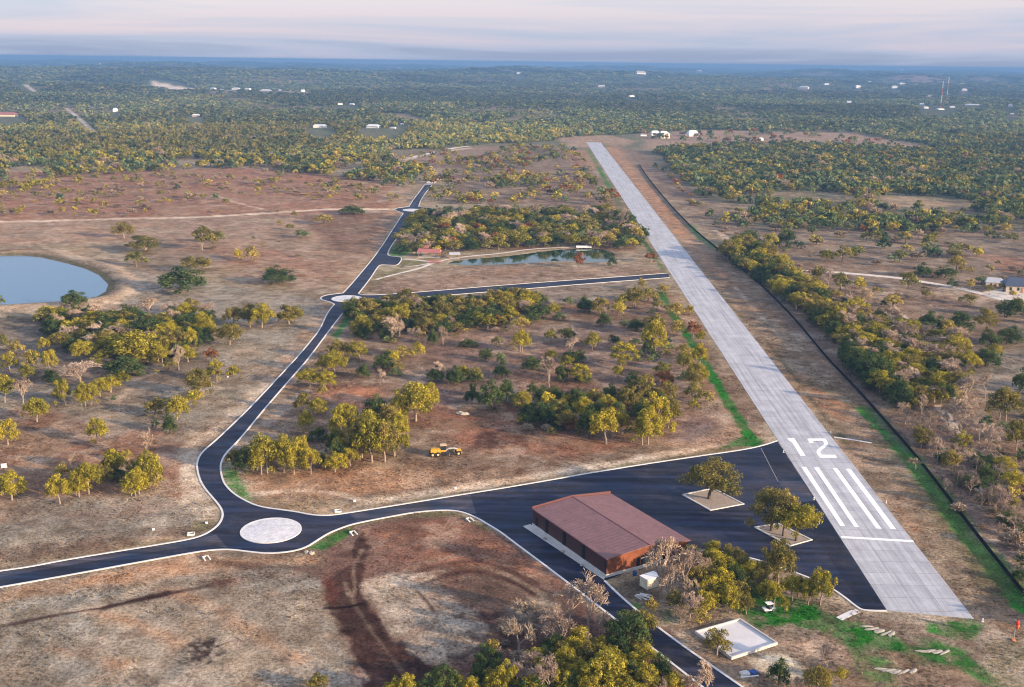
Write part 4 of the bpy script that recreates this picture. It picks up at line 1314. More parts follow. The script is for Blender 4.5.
house(1019, 291, 30, 14, 'dark blue roofed tan house at the right edge above the driveway', M['slate'], M['wallstone'], -.15, .6, wins=4, rise=.5)
house(993.5, 285, 18, 8, 'low grey roofed outbuilding left of the dark blue roofed house', M['greyroof'], M['wallstone'], -.15, .7, wins=2, rise=.5)
house(663.5, 138, 9.5, 7, 'cream barn with pale gable near the far end of the runway', M['whiteroof'], M['cream'], .3, .9, 'barn', 'barn', 2)
house(655, 135.5, 8, 5, 'white roofed shed behind the cream barn at the runway far end', M['whiteroof'], M['white'], .1, .8, 'barn', 'barn')
house(692.5, 136, 11, 6, 'white pyramid roofed pavilion right of the cream barn', M['whiteroof'], M['white'], .2, 1, 'pavilion', 'pavilion', rise=.75)
house(685, 137, 4, 2.5, 'small white box shed between the barn and the pyramid roof', M['whiteroof'], M['white'], 0, .6, 'shed', 'shed')
house(643.5, 136, 6, 2.5, 'low grey white shed left of the cream barn', M['greyroof'], M['white'], 0, .6, 'shed', 'shed')
house(760.5, 140.5, 5, 3, 'small pale shed among dark trees on the pink clearing', M['whiteroof'], M['white'], .3, .6, 'shed', 'shed')
house(320, 127.5, 13, 3.2, 'long white house alone in the woods at the upper left centre', M['whiteroof'], M['white'], .1, .5)
house(373.5, 128, 12, 3.8, 'white house with hipped roof in the woods beyond the road end', M['whiteroof'], M['white'], -.2, .7)
house(8, 116, 17, 4, 'faded pink roofed house at the left edge in the woods', M['redroof'], M['cream'], 0, .5)
house(115.5, 111.5, 4.5, 4, 'small white house standing on the wooded slope left of the white pit', M['whiteroof'], M['white'], .2, .8)
house(196, 116.5, 7, 2.6, 'tan roofed house in the woods below the white pit', M['whiteroof'], M['wallstone'], 0, .6)
names = []
for a, b_, w_, h_, lab in (
        (49.5, 72, 5, 2, 'small white house farthest at the upper left'), (101.5, 70.5, 4, 2.4, 'tall white house on the far left ridge'), (111, 74, 6, 2, 'wide white house right below the tall ridge house'),
        (135.5, 73.5, 4, 2, 'small pale house just right of the wide ridge house'), (213, 86.8, 7, 2.6, 'white pit building right of the bright pit'), (222, 87.4, 6, 2.4, 'second white building right of the bright pit'),
        (236, 88.2, 9, 2.6, 'long white building between the pit and the dirt yard'), (248, 88.8, 7, 2.4, 'white building near the middle of the white row'),
        (266, 90.5, 13, 3.4, 'largest white building in the row right of the pit'), (281, 89.8, 6, 2.4, 'white building right of the largest in the row'),
        (303, 92.5, 5, 2.6, 'white building at the right end of the row'), (340, 103.5, 6, 2, 'grey roofed building lower right of the white row'), (352, 103.5, 6, 2, 'pale building right of the grey roof'),
        (346.5, 74.4, 5, 2.2, 'lone white house on the ridge above the clearing'), (466.5, 75, 6, 2.6, 'bright white house on the middle ridge'), (481, 70, 4, 2, 'smaller white house above the bright one on the middle ridge'),
        (399, 69, 4, 1.6, 'tiny pale house on the horizon left of centre'), (558.5, 73.5, 6, 2.8, 'bright white house left of the hill homes'), (581, 71.4, 5, 2, 'pale house on top of the central hill'),
        (601, 73.5, 4, 1.8, 'tiny white house right of the hill top'), (515, 71, 6, 2, 'pale house at the left of the central hill'), (519, 81.5, 7, 2.6, 'grey white house below the central hill'),
        (601.5, 87.4, 8, 2.6, 'white house low on the central slope'), (640.5, 75, 5, 2.4, 'white house above the large hillside villa'), (640, 82, 12, 4.4, 'large tan and white hillside villa'),
        (631.5, 96, 7, 2.6, 'white house in the dark woods below the villa'), (675, 75.5, 7, 2.4, 'white house on the ridge right of the villa'), (699, 74, 6, 3, 'pinkish house at the ridge clearing'),
        (804, 88.4, 11, 3, 'long white house left of the masts on the right'), (826, 87.4, 7, 2, 'low white house right of the long one'), (857.5, 88.4, 7, 3.4, 'white house in mid right woods, two storeys'),
        (869.5, 83.4, 3.5, 2, 'tiny bright house above the two storey one'), (894, 90.4, 7, 3.4, 'bright white house left of the yellow one'), (901, 86.4, 8, 2.4, 'white house just above the bright one'),
        (849, 103, 6, 2.4, 'white house alone in the lower right woods'), (922, 105.4, 6, 2.6, 'white shed left of the mast foot'), (925.5, 109, 6, 2.4, 'white shed just below the other left of the mast'),
        (940, 110.2, 9, 2, 'pale shed at the foot of the nearer mast'), (952, 109, 6, 2, 'blue white shed right of the mast foot'), (972, 106, 16, 2.2, 'long low white building right of the masts'),
        (1010, 109.4, 5, 3, 'bright white house near the right edge'), (1012, 115, 5, 1.8, 'dull white shed below the bright house at the right edge'), (930, 95.5, 5, 2.4, 'tan house above the mast foot clearing'),
        (964, 93, 6, 2.4, 'pale house in the clearing right of the farther mast'), (901.5, 74.4, 4, 1.6, 'tiny pale house near the right horizon'), (915.5, 75.6, 5, 2.6, 'pinkish white house just below the right horizon'),
        (946, 73.6, 5, 1.6, 'tiny pale house on the horizon above the masts'), (967, 77, 4, 1.6, 'tiny pale house on the horizon right of the masts'), (748, 81.6, 6, 2, 'tan house on the red ridge clearing'),
        (768, 88.4, 6, 2, 'white house at the edge of the red ridge clearing'), (393, 128.4, 7, 2, 'pale grey shed right of the hipped white house'), (402, 124.5, 4, 1.6, 'small grey roof in the woods beyond the road end')):
    house(a, b_, w_ * .78, h_ * .8, lab, M['whiteroof'] if 'tan' not in lab else M['wallstone'], M['white'] if 'pink' not in lab else M['wallstone'], random.uniform(-.5, .5), random.uniform(.5, .8), rise=.4)
# radio masts
for (a, b_, top, lab) in ((940.3, 109.5, 27.5, 'nearer slender lattice radio mast with white sheds at its foot'), (946.5, 101, 23, 'farther lattice radio mast just right of the nearer one')):
    x_, y_, _ = P(a, b_)
    z_ = float(ground_z(np.array([x_]), np.array([y_]))[0])
    h = top * MPP(a, b_)
    t = thing('radio_mast', lab, 'radio mast', (x_, y_, z_))
    for s_ in range(4):
        mb = MB()
        z0, z1 = h * s_ / 4, h * (s_ + 1) / 4 - .05
        r0 = 1.15
        for k_ in range(3):
            an = k_ * 2.094
            mb.tube([(r0 * math.cos(an), r0 * math.sin(an), z0), (r0 * math.cos(an), r0 * math.sin(an), z1)], .15, 4)
        nn = 7
        for i in range(nn):
            za, zb = z0 + (z1 - z0) * i / nn, z0 + (z1 - z0) * (i + 1) / nn
            for k_ in range(3):
                an, bn = k_ * 2.094, (k_ + 1) * 2.094
                mb.tube([(r0 * math.cos(an), r0 * math.sin(an), za), (r0 * math.cos(bn), r0 * math.sin(bn), zb)], .09, 3, False)
        mb.build('mast_section', M['white'] if s_ % 2 else M['orange'], t)
    MB().box(-2, 2, -2, 2, -1, .3).build('base', M['concrete'], t)
# ------------------------------------------------------------------ TREES
def leaf_quads(cen, nor, size, r):
    """cen,nor (n,3), size (n,) -> (n*4,3) rhombic leaf-clump faces"""
    n = len(cen)
    t = r.normal(size=(n, 3))
    t -= (t * nor).sum(1)[:, None] * nor
    t /= np.linalg.norm(t, axis=1)[:, None] + 1e-9
    b = np.cross(nor, t)
    s = size[:, None]
    k = r.uniform(.55, 1.25, (n, 4, 1))
    q = np.stack([t * s * k[:, 0], b * s * .8 * k[:, 1], -t * s * k[:, 2], -b * s * .8 * k[:, 3]], 1) + cen[:, None, :]
    q += r.normal(size=q.shape) * (s * .18)[:, None]
    return q.reshape(-1, 3)


def crown_shape(kind, seed, ncl, nleaf, ls):
    """unit crown: width 1, height 1. returns leaf quads and clump centres"""
    r = np.random.default_rng(seed)
    C, Rd = [], []
    low = {'Y': .15, 'O': .17, 'G': .1, 'R': .17, 'S': .1}[kind]
    for i in range(ncl):
        a = i * 2.39996 + r.uniform(-.4, .4)
        q = math.sqrt((i + .5) / ncl) * .38 * r.uniform(.85, 1.12)
        if kind == 'G':
            z = low + (1 - low - .1) * (1 - (q / .45) ** 2) * r.uniform(.35, 1)
        else:
            z = low + (.86 - low) * math.sqrt(max(0, 1 - (q / .47) ** 2)) * r.uniform(.18, 1.0) ** .7 + r.uniform(-.03, .05)
        C.append((math.cos(a) * q, math.sin(a) * q, z))
        Rd.append(r.uniform(.10, .185) * (1.1 if kind == 'G' else 1) * (1 if ncl < 20 else .8))
    C, Rd = np.array(C), np.array(Rd)
    # a few stray lobes make the outline uneven
    for i in range(max(1, ncl // 5)):
        a = r.uniform(0, 6.28)
        C = np.vstack([C, (math.cos(a) * .43, math.sin(a) * .43, r.uniform(low, .72))])
        Rd = np.append(Rd, r.uniform(.06, .10))
    w = Rd ** 2
    idx = r.choice(len(C), nleaf, p=w / w.sum())
    d = r.normal(size=(nleaf, 3))
    d[:, 2] += .25
    d /= np.linalg.norm(d, axis=1)[:, None]
    rad = Rd[idx] * np.where(r.random(nleaf) < .75, r.uniform(.7, 1.2, nleaf), r.uniform(.2, .8, nleaf))
    cen = C[idx] + d * rad[:, None] * np.array((1, 1, .8))
    nor = d + r.normal(size=d.shape) * .45
    nor /= np.linalg.norm(nor, axis=1)[:, None]
    V = leaf_quads(cen, nor, ls * r.uniform(.6, 1.3, nleaf), r)
    V[:, 2] = np.clip(V[:, 2], .03, None)
    V[:, 2] /= V[:, 2].max()
    tone = np.clip(r.random(len(C)) * 1.1 - .05, 0, 1)[idx] * .8 + r.random(nleaf) * .2
    return V, C, np.repeat(tone, 4)[:, None] * np.ones(3)


def trunk_mesh(kind, C, seed, stems=1):
    r = random.Random(seed)
    mb = MB()
    order = sorted(range(len(C)), key=lambda i: -C[i][2])[:7]
    sp = [i for i in range(len(C)) if i not in order][:4]
    for s in range(stems):
        bx, by = (0, 0) if stems == 1 else (r.uniform(-.14, .14), r.uniform(-.1, .1))
        lx, ly = bx * .6 + r.uniform(-.06, .06), by * .6 + r.uniform(-.06, .06)
        fork = (lx, ly, r.uniform(.26, .36) if kind != 'G' else .16)
        mb.tube([(bx, by, -.03), (bx * .9 + lx * .1, by * .9 + ly * .1, fork[2] * .5), fork], [.034 / stems ** .4, .026 / stems ** .4, .022 / stems ** .4], 7)
        for i in (order + sp)[s::stems]:
            c = C[i]
            mid = ((fork[0] + c[0]) / 2 + r.uniform(-.03, .03), (fork[1] + c[1]) / 2 + r.uniform(-.03, .03), fork[2] + (c[2] - fork[2]) * .6)
            mb.tube([fork, mid, (c[0], c[1], c[2] - .02)], [.017, .011, .005], 5, False)
    return mb


def mesh_from_mb(mb, name, mat):
    me = bpy.data.meshes.new(name)
    me.from_pydata(mb.v, [], mb.f)
    me.materials.append(mat)
    me.update()
    return me


def bare_mesh(seed, depth=6, dense=1.0):
    """leafless tree: trunk boughs in one mesh, fine twigs as the crown"""
    r = random.Random(seed)
    tr, tw = MB(), MB()

    def grow_(p, d, L, rad, k):
        n = 2 if k > 2 else 1
        pts = [p]
        q = Vector(p)
        dd = Vector(d)
        for i in range(n + 1):
            dd = (dd + Vector((r.gauss(0, .16), r.gauss(0, .16), r.gauss(.03, .1)))).normalized()
            q = q + dd * L / (n + 1)
            pts.append(tuple(q))
        rads = [rad * (1 - .35 * i / (n + 1)) for i in range(n + 2)]
        (tr if k >= depth - 1 else tw).tube(pts, rads, 6 if k >= depth - 1 else 3, False)
        if k <= 0: return
        m = (r.choice((3, 4)) if k <= 3 else r.choice((2, 3, 3))) if k < depth else r.choice((3, 4))
        for j in range(m):
            an = j * 6.283 / m + r.uniform(-.6, .6)
            sp = r.uniform(.35, .75)
            u = dd.cross(Vector((.3, .8, .5))).normalized()
            w = dd.cross(u)
            nd = (dd * math.cos(sp) + (u * math.cos(an) + w * math.sin(an)) * math.sin(sp))
            nd.z += .08
            st_ = pts[-1] if j < 2 else pts[-2]
            grow_(st_, nd.normalized(), L * r.uniform(.62, .86), max(rad * .58, .0045), k - 1)
    grow_((0, 0, -.03), (r.uniform(-.12, .12), r.uniform(-.12, .12), 1), .24, .026, depth)
    allv = np.array(tr.v + tw.v)
    hx = max(np.abs(allv[:, :2]).max(), .2) * 2
    zt = allv[:, 2].max()
    for mb in (tr, tw):
        mb.v = [(a / hx, b_ / hx, c / zt) for a, b_, c in mb.v]
    return tr, tw


LIB = {}
for kind, nv in (('Y', 8), ('O', 8), ('G', 7), ('R', 2)):
    LIB[kind] = []
    for i in range(nv):
        V, C, Tn = crown_shape(kind, 100 + ord(kind) + i * 13, 24 + i % 4 * 6, 4200, .0235)
        cm = quads_mesh('crown', V, Tn)
        cm.materials.append(M['leaf' + kind])
        tm = mesh_from_mb(trunk_mesh(kind, C, i, 1 if i % 3 else 2), 'trunk', M['bark'] if kind != 'G' else M['bark_dark'])
        LIB[kind].append((cm, tm))
LIB['T'] = []
for i in range(5):
    a_, b_ = bare_mesh(40 + i, 6)
    LIB['T'].append((mesh_from_mb(b_, 'crown', M['leafT']), mesh_from_mb(a_, 'trunk', M['bark'])))
LIB['S'] = []
for i in range(3):
    a_, b_ = bare_mesh(70 + i, 5)
    b_.v = b_.v + a_.v if False else b_.v
    LIB['S'].append((mesh_from_mb(b_, 'crown', M['leafS']), mesh_from_mb(a_, 'trunk', M['bark'])))
# large planter oaks: more clumps, finer leaves
BIG = []
for i in range(4):
    V, C, Tn = crown_shape('O' if i % 2 == 0 else 'Y', 900 + i * 7, 34, 7000, .018)
    cm = quads_mesh('crown', V, Tn)
    cm.materials.append(M['leafO' if i % 2 == 0 else 'leafY'])
    BIG.append((cm, mesh_from_mb(trunk_mesh('O', C, 30 + i, 1), 'trunk', M['bark_dark'])))

TREES = """
124,238,21,15,O 143,252,34,15,O 136,267,20,15,O 181,291,46,23,G 196,271,28,14,O 205,250,22,23,O 218,243,16,12,O 238,262,8,13,Y 252,261,16,14,O 277,284,31,18,G
302,238,15,8,G 324,224,18,9,O 352,214,24,9,G 290,230,8,6,O 280,225,6,5,O 295,217,7,6,O 74,307,25,15,G 2,308,6,10,G
45,322,18,14,G 60,324,22,16,G 52,335,20,16,G 75,320,16,12,G 66,333,10,14,Y 78,332,12,14,Y 72,342,24,14,T 92,322,14,14,Y 105,330,26,20,G 118,335,18,16,G 95,340,24,14,T 112,345,20,14,T 128,330,18,14,O
145,338,40,24,G 150,350,24,16,T 165,345,28,22,Y 175,352,26,22,O 190,350,16,22,Y 203,338,16,26,Y 205,328,14,14,O 182,330,28,16,G 160,325,22,12,O 133,362,48,30,Y 120,350,20,16,O 100,365,18,14,Y 82,362,20,22,Y 88,358,16,18,Y 160,362,22,16,Y 188,362,20,16,Y 170,370,16,12,O
10,372,16,20,Y 4,350,10,16,O 30,372,14,20,O 34,366,10,16,Y 28,380,18,14,Y 50,372,14,22,Y 45,352,12,14,Y 18,355,14,14,O 80,382,36,18,T 55,385,14,12,G 125,374,40,17,G 84,406,16,24,Y 91,405,16,22,Y 100,396,18,18,Y 110,392,20,16,Y 121,386,18,14,Y
24,406,18,24,T 37,422,24,24,Y 63,406,14,26,Y 5,403,10,28,Y 50,380,14,11,G 98,444,18,27,Y 8,445,22,25,Y 12,500,28,28,Y 60,504,20,30,Y 77,496,18,26,Y 89,494,22,32,Y 110,478,16,22,O 118,479,20,10,G 73,470,10,16,T 127,463,8,14,O 145,458,20,24,T 134,496,22,26,Y 150,486,26,36,Y 139,494,20,26,Y 155,490,16,18,O
157,416,22,18,O 177,420,22,24,Y 195,407,17,17,Y 199,396,28,26,O 216,382,14,22,Y 233,379,14,13,Y 156,428,8,10,G 170,434,11,20,G 212,362,14,14,R 179,370,10,20,T 230,345,25,22,O 234,325,22,18,O 250,327,14,22,O 262,328,24,24,Y 289,324,26,18,O 295,322,16,14,Y
352,318,16,18,G 364,316,22,18,O 362,336,20,21,Y 383,325,20,16,Y 380,312,22,12,G 400,326,22,22,Y 390,342,28,22,T 418,308,18,12,Y 420,326,16,18,O 432,310,16,14,G 338,360,22,20,O 335,374,24,24,Y 357,362,22,20,Y 323,372,16,16,Y 310,386,24,18,Y 325,388,20,18,Y 403,358,18,12,O 418,358,14,16,Y 363,378,14,14,G 384,370,20,18,G 390,366,18,16,Y 397,371,14,10,O 380,385,12,14,T 396,376,14,8,G
438,308,18,14,G 446,306,16,12,O 444,322,20,20,O 437,328,12,14,Y 460,312,20,16,O 468,312,20,14,O 463,327,14,12,G 478,328,18,14,Y 488,318,24,12,G 452,328,9,10,T 494,308,24,18,O 505,304,22,16,G 516,306,24,18,O 528,308,24,18,Y 511,320,16,16,Y 523,315,14,12,T 521,330,20,14,O 497,325,12,10,R 433,345,12,16,G 443,345,14,16,T 521,352,18,22,Y 468,347,18,8,G 485,360,14,12,G 501,364,10,12,G 502,378,16,16,G 533,370,22,14,G 497,345,12,8,O
551,343,12,14,Y 566,342,18,14,O 543,318,16,14,G 554,316,13,13,Y 559,320,12,8,G 568,305,10,8,G 551,362,13,12,Y 566,368,18,12,Y 548,382,16,18,T 562,380,16,14,O 440,382,14,18,T 455,384,18,18,G 463,380,12,14,Y 476,382,14,14,O 572,354,14,14,T 570,362,16,12,G
585,312,18,16,G 600,316,18,18,O 618,316,14,14,Y 604,326,14,14,G 624,308,18,14,Y 634,308,20,20,O 648,302,18,14,O 642,290,8,12,O 663,294,14,10,O 657,311,10,12,O 676,317,18,14,O 689,315,10,10,O 624,327,11,8,G 637,331,18,12,G 655,336,22,22,O 654,354,22,34,Y 677,336,14,16,O 693,338,16,16,R 700,344,10,14,Y 592,350,16,18,Y 614,346,12,11,G 635,345,14,7,G 648,356,10,18,G 666,349,15,6,G 624,366,30,23,Y 577,362,16,12,G 580,382,22,18,Y 618,378,12,12,Y 632,384,14,12,G 646,386,16,12,O 661,376,16,14,Y 665,386,18,12,R 683,372,10,20,Y 688,372,10,18,O 684,356,16,12,O 700,366,14,22,Y 700,386,14,22,Y 684,380,14,8,G
416,421,36,38,Y 426,412,28,28,Y 410,404,16,12,O 394,408,16,10,T 386,424,14,20,O 397,425,18,18,Y 436,382,18,16,G 454,384,14,18,G 464,378,12,12,Y 475,382,16,12,G 472,404,11,20,G 492,408,26,28,G 506,402,18,22,G
372,462,32,48,Y 385,462,26,40,O 396,455,20,34,Y 362,458,18,40,O 264,474,24,40,Y 284,472,24,38,Y 294,474,20,30,Y 300,462,16,26,Y 311,474,18,26,Y 235,470,18,20,O 245,473,14,28,G 322,468,10,16,G 335,472,22,20,Y 350,466,18,18,Y 333,452,14,18,G 340,458,18,20,Y 356,432,14,14,G 366,440,20,30,Y 318,440,20,12,G 303,413,18,20,O 318,414,20,16,Y 306,432,12,22,Y 323,396,10,12,O 274,464,20,24,Y
533,394,12,12,G 541,404,16,18,G 555,404,18,18,G 528,418,18,14,G 540,426,22,24,G 549,424,18,26,G 570,408,18,14,Y 556,428,18,10,G 521,424,9,9,Y 549,388,18,26,T 562,382,12,16,G 577,376,14,14,G 582,383,18,10,G 579,410,18,22,G 591,404,14,14,Y 589,437,18,32,G 603,444,28,36,Y 610,398,16,14,G 626,412,18,24,O 610,412,16,14,O 632,398,14,18,O 640,405,18,28,O 664,384,18,14,R 667,406,20,24,O 651,404,14,16,O 655,438,22,44,Y 648,444,22,36,Y 642,445,18,28,Y 668,428,14,30,O 673,430,7,9,Y 692,400,16,18,O 705,404,20,14,O 694,412,8,14,Y 693,390,18,26,O 566,422,20,20,G 572,432,16,14,R 618,424,18,22,G 598,420,16,20,G
588,632,24,50,T 570,624,28,34,T 559,647,38,34,T 627,650,46,42,G 640,642,34,32,O 602,656,26,20,Y 637,657,24,20,O 651,616,14,18,O 543,668,14,24,G 565,672,28,26,Y 604,694,40,46,Y 590,700,24,28,Y 626,702,24,28,Y 646,698,22,36,Y 548,696,32,34,T 535,692,22,24,T 506,696,24,36,Y 528,624,38,20,S 518,650,40,24,S 508,636,26,18,S 500,665,26,16,S 445,692,34,28,G 390,700,18,18,Y 405,699,22,26,Y 488,670,32,24,G 492,656,14,18,O 495,696,26,28,Y 470,698,20,22,Y 572,660,24,24,Y 590,668,26,26,O 530,700,26,26,Y 552,684,24,22,G 620,664,26,26,G 606,640,20,20,S 582,650,22,20,T 424,698,20,20,G 560,662,24,22,O 600,682,24,24,Y 318,692,22,18,O 612,676,26,28,Y 580,684,24,26,Y 560,694,24,26,Y 528,676,24,24,T 552,632,26,24,T 600,640,22,26,T 618,688,24,26,O 634,676,22,24,Y 480,686,22,22,G 460,694,20,18,Y 520,700,20,24,G 662,702,20,22,S 574,694,24,24,G
661,597,30,52,T 684,594,30,44,T 672,592,18,30,T 703,584,16,24,T 690,564,20,20,O 712,562,18,22,Y 717,576,28,27,Y 732,568,24,23,O 713,596,22,22,Y 735,592,26,26,G 706,614,22,24,Y 676,606,26,18,S 668,600,24,30,T 697,590,26,26,O 708,600,22,24,Y 722,594,26,26,Y 738,602,22,22,O 728,580,24,22,Y 750,584,24,24,Y 764,586,22,24,O 790,600,20,26,Y 800,598,18,22,O 686,580,22,24,T 676,612,22,20,O 700,624,18,16,O 746,614,16,20,O 702,570,20,20,Y 742,576,22,22,O 766,600,20,20,Y 690,604,22,22,S 726,604,22,22,Y 690,618,24,22,T 680,624,20,18,S 731,613,20,28,Y 757,593,18,24,O 755,577,14,15,O 745,590,16,18,O 774,606,14,24,Y 784,612,9,14,Y 778,584,32,44,O 774,580,18,26,T 808,605,16,26,Y 820,605,26,36,Y 720,588,18,20,G 748,600,20,18,G 696,572,20,22,T
717,655,26,26,O 706,697,26,32,T 778,684,22,26,G 817,694,28,28,O 826,670,22,22,T 840,682,14,16,Y 862,674,22,12,S 796,694,20,16,S 690,700,20,24,T 880,700,24,16,S
986,366,26,20,G 994,358,14,14,Y 990,346,22,16,G 1008,344,24,18,G 1003,420,30,32,O 941,404,14,18,Y 912,410,12,12,Y 899,408,20,28,G 965,405,26,24,T 985,398,20,22,T 960,430,28,28,T 905,424,22,14,S 925,434,24,16,S 921,448,18,22,O 937,464,16,24,T 962,452,18,20,Y 950,472,18,22,O 978,466,20,14,G 987,452,24,24,T 1003,472,24,16,Y 966,486,20,12,G 989,492,28,15,G 1012,490,24,20,Y 990,510,18,24,T 1003,513,18,22,T 1013,512,14,14,Y 1016,450,20,30,O 1020,392,18,24,G 1006,524,20,14,G 1018,548,18,14,S 1018,582,14,16,G 975,505,16,10,S 998,534,18,10,S 915,470,18,10,S 945,490,18,10,S
908,288,20,15,Y 927,298,12,8,O 893,307,18,12,O 876,294,8,7,O 923,277,18,14,G 946,278,20,12,G 956,272,16,16,O 952,287,10,9,G 970,289,9,10,O 967,304,16,10,O 981,284,11,8,G 989,292,10,7,O 1003,291,9,8,O 1010,318,28,20,G 1016,312,14,14,O 930,332,26,20,G 946,334,18,14,O 960,332,24,20,G 985,330,24,20,O 873,324,14,12,O 866,305,12,16,O
726,252,10,10,G 748,245,26,14,G 770,249,16,16,Y 786,247,22,16,G 785,252,6,5,G 811,261,9,10,S 826,262,14,12,Y 842,262,16,16,O 850,258,12,10,Y 818,284,14,18,O 828,286,12,14,T 840,291,16,18,O 859,293,12,16,Y 864,310,14,18,T 848,315,12,18,T 812,296,20,12,R 836,300,12,10,O 880,316,10,8,O
631,276,12,22,R 579,268,11,16,R 612,266,10,9,G 555,257,8,7,G 650,262,12,9,R
"""
TL = []
for tok in TREES.split():
    a = tok.split(',')
    TL.append([float(a[0]), float(a[1]), float(a[2]), float(a[3]), a[4], None])


q_ = np.array([P(d[0], d[1])[:2] for d in TL])
ok_ = np.minimum(sdf(outline, q_[:, 0], q_[:, 1]), sdf([tuple(ra), tuple(rb), tuple(rd), tuple(rc)], q_[:, 0], q_[:, 1])) > .6
TL = [d for d, k_ in zip(TL, ok_) if k_]


def inpoly(px, X, Y):
    return sdf(px, np.asarray(X, float), np.asarray(Y, float)) < 0


def fill(px, spacing_px, wpx, hpx, mix, seed, tries=6000):
    """trees of a grove by dart throwing in ground metres"""
    r = np.random.default_rng(seed)
    poly = W2(px)
    xs, ys = [p[0] for p in poly], [p[1] for p in poly]
    X = r.uniform(min(xs), max(xs), tries)
    Y = r.uniform(min(ys), max(ys), tries)
    ok = inpoly(poly, X, Y)
    X, Y = X[ok][:2500], Y[ok][:2500]
    ok = sdf(outline, X, Y) > 3.0
    got = []
    kinds, pr = list(mix), np.array(list(mix.values()), float)
    pr /= pr.sum()
    for x, y in zip(X[ok], Y[ok]):
        px_, py_ = PXY(np.array([x]), np.array([y]))
        m = MPP(float(px_[0]), float(py_[0]))
        s = spacing_px * m
        if all((x - u) ** 2 + (y - v) ** 2 > s * s for u, v in got):
            got.append((x, y))
            k = kinds[r.choice(len(kinds), p=pr)]
            f = r.uniform(.75, 1.25)
            TL.append([float(px_[0]), float(py_[0]), wpx * f, hpx * f * r.uniform(.85, 1.15), k, None])


fill([(396, 250), (402, 230), (414, 219), (470, 215), (560, 215), (625, 217), (641, 238), (633, 250), (560, 247), (500, 250), (440, 254), (405, 256)], 11.2, 15, 10.5, {'Y': 1.8, 'O': 3.2, 'G': 3.2, 'T': 1.6, 'R': .3}, 3)
fill([(722, 256), (736, 248), (764, 258), (800, 288), (820, 304), (838, 322), (846, 352), (828, 334), (795, 308), (762, 284), (736, 266)], 10, 18, 15, {'Y': 3, 'G': 4, 'O': 2}, 4)
fill([(826, 322), (850, 318), (900, 332), (955, 346), (968, 372), (958, 396), (940, 404), (905, 402), (878, 380), (850, 352)], 11, 22, 17, {'Y': 2.4, 'G': 3, 'O': 2.4, 'T': 2}, 5)
fill([(40, 320), (205, 314), (210, 345), (150, 366), (60, 350)], 15, 19, 14, {'G': 3, 'Y': 2.5, 'O': 2, 'T': .8}, 201)
fill([(347, 310), (400, 306), (540, 304), (535, 325), (400, 342), (352, 338)], 16, 18, 13, {'O': 3, 'Y': 2.5, 'G': 2.5, 'T': .6}, 202)
fill([(520, 408), (620, 400), (668, 402), (668, 432), (600, 438), (525, 425)], 24, 20, 20, {'G': 3, 'Y': 2.5, 'O': 2}, 203)
fill([(330, 428), (400, 418), (402, 458), (330, 466)], 24, 21, 26, {'Y': 3, 'O': 3, 'G': 1}, 204)
fill([(560, 645), (640, 655), (680, 700), (500, 705)], 26, 26, 26, {'Y': 3, 'O': 2, 'G': 2, 'T': 1}, 205)
fill([(60, 480), (150, 470), (158, 490), (75, 502)], 26, 18, 22, {'Y': 3, 'O': 2}, 207)
fill([(845, 352), (880, 380), (906, 404), (900, 408), (868, 384), (845, 362)], 11, 22, 20, {'G': 5, 'Y': 1}, 6)
fill([(900, 412), (950, 412), (1000, 460), (1024, 520), (1020, 545), (960, 490), (925, 448)], 15, 16, 12, {'S': 4, 'T': 2, 'G': 1}, 8, 1500)

# ---- labels
SIZE = lambda h: 'tiny' if h < 4 else 'low' if h < 5.5 else 'middling' if h < 7.5 else 'tall' if h < 10 else 'towering'
LOOK = {'Y': 'yellow olive oak', 'O': 'brownish olive oak', 'G': 'dark green juniper', 'R': 'russet leaved oak', 'T': 'bare tan tree', 'S': 'bare grey bush'}
NAME = {'Y': 'oak_tree', 'O': 'oak_tree', 'R': 'oak_tree', 'G': 'juniper_tree', 'T': 'bare_tree', 'S': 'bare_bush'}
CAT = {'Y': 'oak tree', 'O': 'oak tree', 'R': 'oak tree', 'G': 'juniper', 'T': 'bare tree', 'S': 'bush'}
ZONES = [
    ((640, 540, 862, 622), 'between the hangar and the white slab'),
    ((664, 622, 900, 720), 'around the white walled slab'),
    ((300, 590, 664, 720), 'in the thicket at bottom centre'),
    ((225, 395, 412, 480), 'inside the near bend of the main road'),
    ((340, 295, 472, 350), 'just below the middle roundabout'),
    ((472, 295, 545, 350), 'just below the side road'),
    ((290, 350, 400, 395), 'beside the straight main road'),
    ((400, 340, 545, 428), 'on the dirt field behind the grader'),
    ((545, 285, 630, 372), 'on the dry field below the side road'),
    ((630, 285, 712, 372), 'close to the left edge of the runway'),
    ((510, 372, 600, 450), 'at the left of the grove above the apron'),
    ((600, 372, 712, 450), 'at the right of the grove above the apron'),
    ((-10, 438, 175, 520), 'on the brown field left of the bend'),
    ((150, 330, 300, 437), 'on the slope left of the straight road'),
    ((-10, 366, 150, 437), 'at the front of the pond grove'),
    ((-10, 309, 225, 366), 'in the grove below the round pond'),
    ((-10, 190, 366, 330), 'on the pink field by the round pond'),
    ((390, 205, 645, 258), 'in the dense grove behind the long pond'),
    ((540, 256, 662, 285), 'between the long pond and side road'),
    ((716, 235, 850, 356), 'in the belt right of the black fence'),
    ((850, 262, 1030, 326), 'around the pale driveway'),
    ((820, 310, 972, 412), 'in the dense grove right of the fence'),
    ((890, 326, 1030, 437), 'on the scrubby slope at the right edge'),
    ((860, 400, 1030, 620), 'in the scrub right of the green ditch'),
    ((716, 220, 1030, 300), 'around the pale driveway'),
]


def zone(x, y):
    for (a, b_, c_, d_), s in ZONES:
        if a <= x <= c_ and b_ <= y <= d_:
            return s
    return 'beyond the fields'


